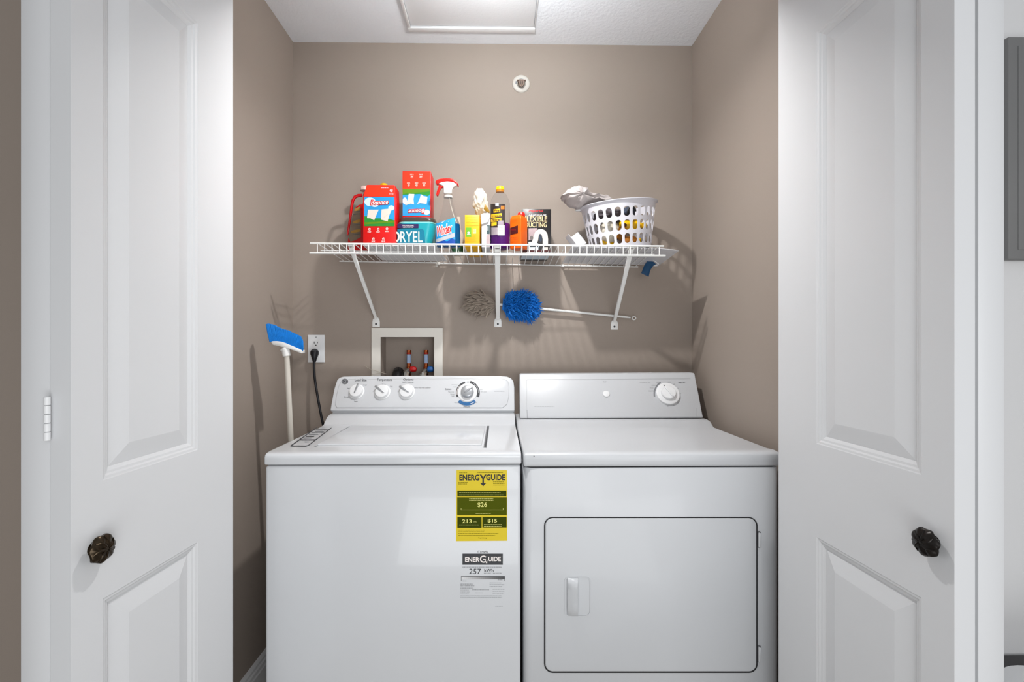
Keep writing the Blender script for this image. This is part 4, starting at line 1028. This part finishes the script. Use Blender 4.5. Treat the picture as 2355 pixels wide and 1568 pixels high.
loft(bm, [bring(.99, -.001), bring(1.0, .001), bring(1.0, .008), bring(.985, .0085), bring(.985, .007), bring(.993, .006), bring(.975, .002), bring(.965, .001), bring(.965, -.001), bring(.99, -.0012)], cap=False)
bmesh.ops.transform(bm, matrix=TILT, verts=bm.verts); obj('rim', bm, 'basket_plastic', bk, smooth=50)
bm = new(); loft(bm, [bring(0, 0), bring(0, -.012), bring(.014, -.014), bring(.014, -.001)], cap=True)
bmesh.ops.transform(bm, matrix=TILT, verts=bm.verts); obj('basket_base', bm, 'basket_plastic', bk, smooth=50)

# what shows through its slots
def inb(x, y, h): return (BX + x, BY + y, zB0 + HB * h)
def lump(name, c, size, m, lab, cat, seed, rot=0, amp=.22):
    bm = new(); crumple(bm, (0, 0, 0), size, seed, amp, 2.0, 4, rot)
    o = obj(name, bm, m, smooth=60); o.location = c; tag(o, lab, cat); return o
lump('grey_cloth', inb(-.035, .0, .76), (.062, .072, .022), 'dark_cloth', 'crumpled dark grey cloth inside the upper left of the white basket', 'cloth', 3)
lump('slate_cloth', inb(.022, -.042, .78), (.026, .034, .021), 'slate_cloth', 'crumpled slate blue cloth inside the basket near its middle top slots', 'cloth', 11)
lump('inner_bag', inb(-.046, -.036, .36), (.040, .036, .042), 'plastic_bag', 'white plastic bag bulging through the lower left slots of the basket', 'bag', 8, amp=.15)
def lying(name, c, r, L, ax, m, capm, lab):
    t = thing(name, lab, 'bottle', c)
    bm = new(); lathe(bm, c, ax, [(r * .8, -L / 2), (r, -L / 2 + .006), (r, L * .2), (r * .8, L * .32), (r * .4, L * .42), (r * .38, L * .5)], 24); obj('bottle_body', bm, m, t, smooth=60)
    bm = new(); lathe(bm, c, ax, [(r * .46, L * .46), (r * .46, L * .6), (r * .35, L * .63)], 20); obj('cap', bm, capm, t)
lying('yellow_bottle', inb(.036, -.032, .50), .023, .088, (1, -.1, .05), 'bottle_yellow', 'yellow_cap', 'bright yellow bottle lying behind the middle right slots of the basket')
lying('amber_bottle', inb(-.004, -.052, .33), .019, .055, (.35, 0, 1), 'bottle_amber', 'brown_rubber', 'dark amber bottle standing tilted behind the centre slots of the basket')
lying('brown_bottle', inb(.030, -.046, .16), .017, .060, (1, .0, .08), 'cap_brown', 'bottle_yellow', 'small brown bottle lying low behind the bottom slots of the basket')
lying('olive_bottle', inb(-.052, -.034, .105), .013, .055, (1, 0, -.05), 'bottle_yellow', 'olive_tag', 'small yellow bottle lying at the basket bottom below the white bag')
bm = new()
tube(bm, [Vector(inb(.024 + .014 * math.cos(a), -.083, .74 + .10 * math.sin(a))) for a in [x * 2 * PI / 16 for x in range(15)]], .0035, 8)
o = obj('black_loop', bm, 'black_rubber', smooth=60); origin(o, inb(.024, -.083, .74)); tag(o, 'short loop of black cord behind a top slot of the basket', 'cord')

# linen bag lying over the basket's left rim
sY = 1.745
bo = [(1289, 453), (1292, 449), (1305, 439), (1317, 432.5), (1327, 430.5), (1340, 433), (1350, 439), (1356, 446), (1368, 450), (1385, 452), (1398, 452), (1410, 459), (1395, 464), (1370, 466), (1352, 471), (1340, 476), (1327, 477.5), (1312, 473), (1298, 464), (1292, 458)]
cx_, cy_ = 1335, 455
bm = new(); rings = []
for d, sc in ((-.062, .12), (-.058, .45), (-.046, .72), (-.028, .90), (-.008, 1.0), (.014, .98), (.034, .85), (.048, .55), (.054, .15)):
    ring = []
    m_ = len(bo)
    for k in range(m_ * 4):
        a = bo[k // 4]; b = bo[(k // 4 + 1) % m_]; f = (k % 4) / 4
        x = a[0] + (b[0] - a[0]) * f; y = a[1] + (b[1] - a[1]) * f
        tail = max(0, (x - 1350) / 60)
        lx = cx_ + (x - cx_) * sc; ly = 458 + (y - 458) * sc
        p = at(lx, ly, sY); p.y += d * (1 - .6 * tail)
        n_ = noise.ridged_multi_fractal(Vector((x * .045, y * .09, d * 30)), 1, 2, 3, 1, 2) - 1
        p.z += n_ * .007 * sc; p.y += n_ * .007
        ring.append(p)
    rings.append(ring)
loft(bm, rings)
bmesh.ops.subdivide_edges(bm, edges=bm.edges[:], cuts=1, smooth=.0)
for v in bm.verts:
    q = noise.ridged_multi_fractal(v.co * 20, 1, 2, 4, 1, 2) - 1
    v.co += Vector((0, -.007, .005)) * q
o = obj('linen_bag', bm, 'bag_linen', smooth=70); origin(o, at(1335, 475, sY)); tag(o, 'crumpled pale linen bag hanging over the left rim of the basket', 'bag')
bm = new(); box(bm, *sorted((at(1324, 480, 1.77).x, at(1335, 480, 1.77).x)), 1.768, 1.776, at(1324, 485, 1.77).z, at(1324, 481.5, 1.77).z, .0008)
obj('bag_toggle', bm, 'white_plastic', o)

# flat white bag under the basket, hanging past the end of the shelf
bm = new()
xa, xb = at(1305, 590, 1.75).x, at(1516, 600, 1.88).x
NX, NY = 44, 16; grid_t = []; grid_b = []
for i in range(NX + 1):
    rt, rb = [], []
    for j in range(NY + 1):
        u = i / NX; v = j / NY
        x = xa + (xb - xa) * u; y = 1.668 + (1.9 - 1.668) * v + (.012 * (u - .5) if j == 0 else 0)
        xc = min(x, fr_.x - .002); base = deckz(xc, y)
        if x > fr_.x: base -= .10 * (x - fr_.x) + .0 ; 
        e = min(1, min(u, 1 - u) * 14, min(v, 1 - v) * 7) ** .5
        n_ = noise.noise(Vector((x * 22, y * 26, 1.3))); n2 = noise.ridged_multi_fractal(Vector((x * 14, y * 16, 4)), 1, 2, 3, 1, 2) - 1
        z0 = base + .0005 + .002 * (1 - e); z1 = base + .0015 + (.0085 + .0022 * n_ + .0022 * n2) * e
        y2 = y + .006 * noise.noise(Vector((x * 30, 0, 7))) * (1 - abs(2 * v - 1))
        rt.append(bm.verts.new((x, y2, z1))); rb.append(bm.verts.new((x, y2, z0)))
    grid_t.append(rt); grid_b.append(rb)
for i in range(NX):
    for j in range(NY):
        bm.faces.new((grid_t[i][j], grid_t[i + 1][j], grid_t[i + 1][j + 1], grid_t[i][j + 1])); bm.faces.new((grid_b[i][j], grid_b[i][j + 1], grid_b[i + 1][j + 1], grid_b[i + 1][j]))
for i in range(NX):
    bm.faces.new((grid_t[i][0], grid_b[i][0], grid_b[i + 1][0], grid_t[i + 1][0])); bm.faces.new((grid_t[i][NY], grid_t[i + 1][NY], grid_b[i + 1][NY], grid_b[i][NY]))
for j in range(NY):
    bm.faces.new((grid_t[0][j], grid_t[0][j + 1], grid_b[0][j + 1], grid_b[0][j])); bm.faces.new((grid_t[NX][j], grid_b[NX][j], grid_b[NX][j + 1], grid_t[NX][j + 1]))
o = obj('flat_bag', bm, 'grey_bag', smooth=60); origin(o, ((xa + xb) / 2, 1.78, deckz(.4, 1.78))); tag(o, 'flat white plastic bag lying under the basket and jutting past shelf end', 'bag')
bm = new(); prism(bm, [at(x, y, 1.835) for x, y in [(1493, 594), (1499, 599), (1509, 607), (1503, 611), (1496, 622), (1491, 636.5), (1474, 628.5), (1481, 613), (1488, 602)]], (0, .004, 0), .001, 2)
bmesh.ops.subdivide_edges(bm, edges=[e for e in bm.edges if e.calc_length() > .01], cuts=2)
for v in bm.verts: v.co.y += .006 * math.sin((v.co.z * 60) + v.co.x * 40)
obj('blue_tag', bm, 'tag_blue', o, label='dark blue folded cloth tag hanging below the shelf end')
bm = new(); tube(bm, [at(1481, 585, 1.78), at(1495, 592, 1.80), at(1508, 602, 1.83), at(1514, 607, 1.84), at(1511, 610, 1.84), at(1505, 611, 1.84)], .002, 6); obj('drawstring', bm, 'white_plastic', o)

# small open carton left of the basket
Rm = Matrix.Translation(at(1327, 556, 1.70)) @ Matrix.Rotation(math.radians(-38), 4, 'Y') @ Matrix.Rotation(math.radians(12), 4, 'Z')
cz = at(1327, 556, 1.70)
bm = new(); L_ = .050; W_ = .018; T_ = .0015
box(bm, -W_, W_, -.018, -.018 + T_, -L_ / 2, L_ / 2 , 0, mtx=Rm); box(bm, -W_, W_, .018 - T_, .018, -L_ / 2, L_ / 2, 0, mtx=Rm)
box(bm, -W_, -W_ + T_, -.018, .018, -L_ / 2, L_ / 2, 0, mtx=Rm); box(bm, W_ - T_, W_, -.018, .018, -L_ / 2, L_ / 2, 0, mtx=Rm); box(bm, -W_, W_, -.018, .018, -L_ / 2, -L_ / 2 + T_, 0, mtx=Rm)
o = obj('open_carton', bm, 'carton_white', smooth=0); origin(o, cz); tag(o, 'small open white carton leaning between the black box and the basket', 'box')
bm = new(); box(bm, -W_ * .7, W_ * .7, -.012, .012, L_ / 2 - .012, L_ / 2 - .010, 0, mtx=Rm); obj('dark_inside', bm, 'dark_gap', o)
bm = new(); box(bm, -W_, -W_ + T_, -.018, .018, L_ / 2, L_ / 2 + .014, 0, mtx=Rm); obj('flap', bm, 'carton_white', o)

# ------------------------------------------------------------------ duster lying on the braces' feet
dy0 = 1.885
du = thing('duster', 'long-handled duster with grey and fluffy blue heads resting behind the shelf braces', 'duster', at(1200, 712, dy0))
def fluff(name, m, x0, x1, yc0, yc1, ry, depth, count, L, wdt, flow, seed, curl):
    """tufted head: a core covered with tapering strands"""
    rnd = random.Random(seed); bm = new()
    A_ = at(x0, yc0, dy0); B_ = at(x1, yc1, dy0); rz = ry * dy0 / F
    for i in range(count):
        t_ = rnd.random(); an = rnd.uniform(-.15 * PI, 1.15 * PI) + PI
        e = math.sqrt(max(0.02, 1 - abs(2 * t_ - 1) ** 3.0))
        rr = rnd.uniform(.45, .95) * e
        c = A_.lerp(B_, t_)
        nrm = Vector((0, math.sin(an) * depth, math.cos(an) * rz))
        p = c + nrm * rr
        dirr = (Vector((flow + rnd.uniform(-.5, .5), 0, 0)) + Vector((0, math.sin(an) * .5, math.cos(an) * 1.0)) * rnd.uniform(.2, 1.0) + Vector((0, rnd.uniform(-.3, .1), rnd.uniform(-.4, .4)))).normalized()
        ll = L * rnd.uniform(.6, 1.25); w_ = wdt * rnd.uniform(.7, 1.3)
        bend = Vector((rnd.uniform(-1, 1), 0, rnd.uniform(-1.3, .5))) * curl
        pts = [p, p + dirr * ll * .4 + bend * ll * .15, p + dirr * ll * .8 + bend * ll * .5, p + dirr * ll + bend * ll * .9]
        for q in pts: q.y = min(q.y, WB - .003)
        tube(bm, pts, [w_ * .7, w_, w_ * .8, w_ * .15], 4, cap=False)
    o = obj(name, bm, m, du, smooth=80); return o
bm = new(); c_ = at(1192, 703, dy0); ax = (at(1233, 707, dy0) - at(1156, 700, dy0))
lathe(bm, at(1156, 700, dy0), ax, [(.02, 0), (.034, .02), (.036, ax.length * .8), (.03, ax.length)], 20, sx=.55, sy=1); 
for v in bm.verts: v.co.y = dy0 + (v.co.y - dy0) * .6
core = obj('fluffy_core', bm, 'duster_blue', du)
fluff('blue_fibres', 'duster_blue', 1157, 1236, 700, 706, 32, .036, 1500, .020, .0016, .5, 1, .5)['kind'] = 'stuff'
bm = new(); ax = (at(1140, 698, dy0) - at(1086, 693, dy0)); lathe(bm, at(1086, 693, dy0), ax, [(.012, 0), (.026, .02), (.028, ax.length * .8), (.02, ax.length)], 20)
for v in bm.verts: v.co.y = dy0 + (v.co.y - dy0) * .6
obj('mop_core', bm, 'duster_grey', du)
fluff('grey_strands', 'duster_grey', 1080, 1141, 693, 699, 24, .034, 330, .030, .0034, -1.3, 2, .35)['kind'] = 'stuff'
hA, hB, hC = at(1236, 709, dy0 + .018), at(1440, 729, dy0 + .022), at(1458, 731.5, dy0 + .022)
bm = new(); tube(bm, [at(1136, 699, dy0 + .01), hA, hA.lerp(hB, .5), hB], [.005, .005, .0048, .0045], 12); obj('handle', bm, 'broom_plastic', du, smooth=60)
bm = new(); ringp = [(hC.x + .0075 * math.cos(a), hC.y, hC.z + .0065 * math.sin(a)) for a in [k * 2 * PI / 20 for k in range(21)]]
tube(bm, ringp, .0024, 8, cap=False); tube(bm, [hB, hB.lerp(hC, .55)], [.0045, .003], 8); obj('hang_loop', bm, 'broom_plastic', du, smooth=60)

# ------------------------------------------------------------------ upside-down broom in the left corner
YB_ = 1.575
br = thing('broom', 'upside-down broom with blue bristles and off-white handle leaning in the left corner', 'broom', (at(672, 1000, YB_ - .03).x - .01, 1.55, 0))
q = lambda x, y, d=0: at(x, y, YB_ + d)
topo = [(612.5, 745.5), (617, 744), (625, 745.5), (633, 748), (642, 753), (652, 757), (663, 759.5), (674, 765), (684, 769.5), (691, 773), (695.5, 781), (696.5, 790), (696.8, 803)]
baseo = [(621, 786), (624, 785.5), (632, 785), (641, 785.5), (648, 787), (656, 789.5), (664, 792.5), (671, 795), (679, 798), (686, 801), (691, 803), (694, 804.5), (696, 806)]
def interp(L_, t_):
    f = t_ * (len(L_) - 1); i = min(int(f), len(L_) - 2); f -= i
    return L_[i][0] + (L_[i + 1][0] - L_[i][0]) * f, L_[i][1] + (L_[i + 1][1] - L_[i][1]) * f
rnd = random.Random(4)
bm = new()
for lay in range(6):
    for k in range(150):
        t_ = (k + rnd.random()) / 150; d = -.012 + .024 * lay / 5
        x0, y0 = interp(baseo, t_); x1, y1 = interp(topo, t_); 
        f = rnd.uniform(.95, 1.01) if lay else rnd.uniform(.93, 1.0)
        y1 = y0 + (y1 - y0) * f; x1 = x0 + (x1 - x0) * f + rnd.uniform(-1, 1)
        tube(bm, [q(x0, y0, d * .6), q((x0 + x1) / 2 + rnd.uniform(-.4, .4), (y0 + y1) / 2, d * .9), q(x1, y1, d)], [.0022, .0022, .0012], 4, cap=False)
fb = obj('bristles', bm, 'bristle_blue', br, smooth=80); fb['kind'] = 'stuff'
bm = new(); prism(bm, [q(x - (x - 655) * .07, y, -.014) for x, y in [(620, 786), (624, 784.5), (634, 784.3), (645, 785.5), (656, 788.8), (668, 793.5), (680, 798.3), (690, 802.3), (696.5, 805.5), (696.5, 812.5), (690, 810.5), (680, 807), (668, 803), (655, 800), (645, 797), (634, 794.5), (625, 793)]], (0, .028, 0), .0008, 1, 60)
obj('broom_head', bm, 'broom_plastic', br, smooth=60)
bm = new(); s0, s1 = q(655, 802, -.002), q(659.5, 819, -.004); tube(bm, [s0, q(657, 806, -.003), s1], [.0155, .0125, .0125], 20); obj('socket', bm, 'broom_plastic', br, smooth=40)
bm = new(); b1 = at(668.5, 1005, 1.597); d = (b1 - s1); foot = s1 + d * ((.012 - s1.z) / d.z); tube(bm, [s1 + d * -.02, s1.lerp(foot, .3), s1.lerp(foot, .7), foot], [.0088, .0094, .0094, .009], 16); obj('handle', bm, 'broom_handle', br, smooth=60)

# ------------------------------------------------------------------ outlet, cord
ox, oz = at(728, 801.5, WB).x, at(728, 801.5, WB).z
ou = thing('wall_outlet', 'white duplex wall outlet with a black plug in its lower socket', 'outlet', (ox, WB, oz))
k = WB / F
bm = new(); box(bm, ox - 19 * k, ox + 19 * k, WB - .005, WB - .0002, oz - 31.5 * k, oz + 31.5 * k, .0018, 3); obj('cover_plate', bm, 'outlet_white', ou)
for sgn in (1, -1):
    z = oz + sgn * 12 * k
    bm = new(); prism(bm, [(ox + a, WB - .0048, z + b) for a, b in rrect(8.5 * k, 9.5 * k, 5 * k, 5)], (0, -.0014, 0), .0004, 1); fc = obj('socket_face', bm, 'white_plastic', ou)
    bm = new()
    box(bm, ox - 4.6 * k, ox - 3.2 * k, WB - .0066, WB - .006, z - .5 * k, z + 4.2 * k); box(bm, ox + 3.0 * k, ox + 4.2 * k, WB - .0066, WB - .006, z, z + 3.6 * k)
    lathe(bm, (ox, WB - .006, z - 4.2 * k), (0, -1, 0), [(1.4 * k, 0), (1.4 * k, .0006)], 12); obj('slots', bm, 'dark_gap', fc)
bm = new(); lathe(bm, (ox, WB - .005, oz + 26 * k), (0, -1, 0), [(1.4 * k, 0), (1.2 * k, .0008)], 12); obj('screw', bm, 'grey_print', ou)
pc = thing('power_cord', 'black power cord with plug hanging from the outlet down behind the washer', 'cord', at(724, 812, WB - .03))
bm = new(); g = lambda x, y, d: at(x, y, WB - d)
tube(bm, [g(723.5, 811, .0065), g(723.5, 812, .018), g(723.5, 812, .024)], [.0165, .0165, .014], 20); tube(bm, [g(723.5, 810, .020), g(723.5, 816, .024), g(723.2, 824, .026), g(723, 832, .026)], [.0155, .0145, .010, .0058], 18)
obj('plug', bm, 'cord_black', pc, smooth=60)
bm = new(); cp = [(723, 831, .026), (722.5, 845, .028), (723.2, 862, .032), (726, 885, .040), (731, 915, .05), (736, 942, .058), (742, 972, .064), (748, 1000, .066), (750, 1090, .06), (748, 1250, .05), (735, 1480, .045)]
P_ = [g(*c) for c in cp]; P_[-1].z = max(P_[-1].z, .05)
sm = []
for i in range(len(P_) - 1):
    p0, p1, p2_, p3 = P_[max(i - 1, 0)], P_[i], P_[i + 1], P_[min(i + 2, len(P_) - 1)]
    for s_ in range(5):
        t_ = s_ / 5; sm.append(.5 * ((2 * p1) + (p2_ - p0) * t_ + (2 * p0 - 5 * p1 + 4 * p2_ - p3) * t_ ** 2 + (3 * p1 - p0 - 3 * p2_ + p3) * t_ ** 3))
tube(bm, sm, .0048, 10); obj('cable', bm, 'cord_black', pc, smooth=60)

# ------------------------------------------------------------------ washer outlet box
wo = thing('washer_outlet_box', 'off-white frame round the wall recess with two copper pipes above the washer', 'outlet box', (at(937, 800, WB).x, WB, at(937, 860, WB).z))
e = [at(855.5, 754, WB), at(1018.5, 905 + 25, WB)]; fx0, fx1, fz1 = e[0].x, e[1].x, e[0].z; fz0 = RZ0 - .036
bm = new()
def fprism(px): prism(bm, px, (0, -.007, 0), .0018, 2)
y_ = WB - .0003
for pts in ([(fx0, y_, fz1), (fx1, y_, fz1), (RX1, y_, RZ1), (RX0, y_, RZ1)], [(fx1, y_, fz1), (fx1, y_, fz0), (RX1, y_, RZ0), (RX1, y_, RZ1)], [(fx1, y_, fz0), (fx0, y_, fz0), (RX0, y_, RZ0), (RX1, y_, RZ0)], [(fx0, y_, fz0), (fx0, y_, fz1), (RX0, y_, RZ1), (RX0, y_, RZ0)]):
    prism(bm, pts, (0, -.007, 0))
bmesh.ops.remove_doubles(bm, verts=bm.verts, dist=1e-4)
mat('box_frame_paint', (224, 220, 212), .5, var=.02)
obj('frame', bm, 'box_frame_paint', wo, smooth=0)
for (px, hm, hx, tilt) in ((940.5, 'red_rubber', 955, 1), (980, 'blue_rubber', 992, 0)):
    Yq = WB + .045; zt_ = at(px, 805, Yq).z; zb_ = at(px, 848, Yq).z; x = at(px, 820, Yq).x
    bm = new(); lathe(bm, (x, Yq, RZ0 + .005), (0, 0, 1), [(.0095, 0), (.0095, zb_ - RZ0 - .01), (.0105, zb_ - RZ0 - .008), (.0105, zb_ - RZ0 + .004), (.0088, zb_ - RZ0 + .006), (.0088, zt_ - RZ0 - .016), (.0098, zt_ - RZ0 - .014), (.0098, zt_ - RZ0 - .005)], 24); pp = obj('pipe', bm, 'copper', wo, smooth=40)
    bm = new(); lathe(bm, (x, Yq, at(px, 835, Yq).z), (0, 0, 1), [(.0091, 0), (.0091, at(px, 815, Yq).z - at(px, 835, Yq).z)], 24, cap=False); obj('pipe_label', bm, 'pipe_label', pp)
    bm = new(); lathe(bm, (x, Yq, at(px, 813.5, Yq).z), (0, 0, 1), [(.0100, 0), (.0100, .0045)], 24); obj('band', bm, 'red_rubber', pp)
    bm = new(); x2 = at(px - (5 if tilt else 4), 855, Yq - .03).x
    tube(bm, [(x2 + .012, Yq - .015, zb_ - .004), (x2 + .006, Yq - .022, zb_ - .008), (x2 - .002, Yq - .030, zb_ - .018), (x2 - .005, Yq - .034, zb_ - .040)], [.009, .013, .016, .017], 10); vv = obj('valve', bm, 'chrome', wo, smooth=20)
    bm = new(); h_ = at(hx, 849, Yq - .02)
    lathe(bm, (x + .008, Yq - .020, h_.z), (1, 0, 0), [(.004, 0), (.011, .002), (.0125, .008), (.0122, .018), (.009, .0255), (.003, .028)], 18, sy=1); obj('handle', bm, hm, vv, smooth=40)
Yq = WB + .02; c = at(915, 862, Yq)
bm = new(); hpts = [(c.x - .006, WB + .055, c.z - .06), (c.x - .004, WB + .045, c.z - .012), (c.x, WB + .030, c.z + .004), (c.x + .002, WB + .004, c.z - .006), (c.x + .002, WB - .012, c.z - .040), (c.x + .002, WB - .015, c.z - .16)]
tube(bm, [(a, b, z + .006) for a, b, z in hpts], .0225, 20); o = obj('drain_hose', bm, 'black_rubber', smooth=60); origin(o, (c.x, WB, c.z)); tag(o, 'black rubber drain hose arching out of the recess left of the pipes', 'hose')
bm = new(); tube(bm, [at(839, 841, WB - .006), at(850, 848, WB - .008), at(862, 852, WB - .011), at(876, 856, WB - .01), at(890, 860, WB + .01)], .0009, 6)
tube(bm, [at(884, 855, WB - .009), at(872, 858, WB - .012), at(858, 860, WB - .010), at(852, 864, WB - .012)], .0009, 6); o = obj('string', bm, 'string', smooth=60); origin(o, at(862, 852, WB - .01)); tag(o, 'thin pale string across the lower left corner of the recess frame', 'string')

# ------------------------------------------------------------------ sidewall sprinkler
c = at(1198.5, 193.5, WB); k = WB / F
sp = thing('fire_sprinkler', 'round white sidewall sprinkler high on the brown back wall', 'sprinkler', c)
bm = new(); lathe(bm, c, (0, -1, 0), [(20.3 * k, .0002), (20.3 * k, .002), (19 * k, .0055), (15 * k, .008), (11 * k, .0085), (9 * k, .004)], 40); obj('escutcheon', bm, 'sprinkler_white', sp, smooth=50)
bm = new(); lathe(bm, c, (0, -1, 0), [(8 * k, .003), (8 * k, .014), (6 * k, .016), (4 * k, .018)], 6); obj('body', bm, 'sprinkler_metal', sp, smooth=20)
bm = new(); 
for s_ in (-1, 1): tube(bm, [(c.x + s_ * 6.5 * k, WB - .012, c.z - 3 * k), (c.x + s_ * 7 * k, WB - .020, c.z - 7 * k), (c.x + s_ * 2 * k, WB - .028, c.z - 11 * k), (c.x, WB - .030, c.z - 12 * k)], .0022, 8)
obj('frame_arms', bm, 'sprinkler_metal', sp, smooth=50)
bm = new(); box(bm, c.x - 10 * k, c.x + 10 * k, WB - .032, WB - .020, c.z - .5 * k, c.z + .8 * k, .0008)
prism(bm, [(c.x - 7 * k, WB - .031, c.z - 1 * k), (c.x + 7 * k, WB - .031, c.z - 1 * k), (c.x + 5 * k, WB - .031, c.z - 11 * k), (c.x, WB - .031, c.z - 15 * k), (c.x - 5 * k, WB - .031, c.z - 11 * k)], (0, .0016, 0)); obj('deflector', bm, 'sprinkler_metal', sp, smooth=0)
bm = new(); box(bm, c.x - 3.5 * k, c.x - 1 * k, WB - .0325, WB - .0315, c.z - 10 * k, c.z - 3 * k, 0); box(bm, c.x + 1 * k, c.x + 3.5 * k, WB - .0325, WB - .0315, c.z - 10 * k, c.z - 3 * k, 0); obj('deflector_slots', bm, 'sprinkler_dark', sp)
pr = Print(sp, lambda x, y, off=0: at(x, y, WB - .0088 - off))
pr.poly('grey_print', [(1186, 186), (1189.5, 187), (1187, 194), (1185, 193)], 1, 'stamp'); pr.poly('light_print', arc_px(1198.5, 193, 11, 12.5, 60, 85), 1, 'stamp'); pr.poly('light_print', arc_px(1198.5, 193, 11, 12.5, 95, 125), 1, 'stamp')
pr.done()
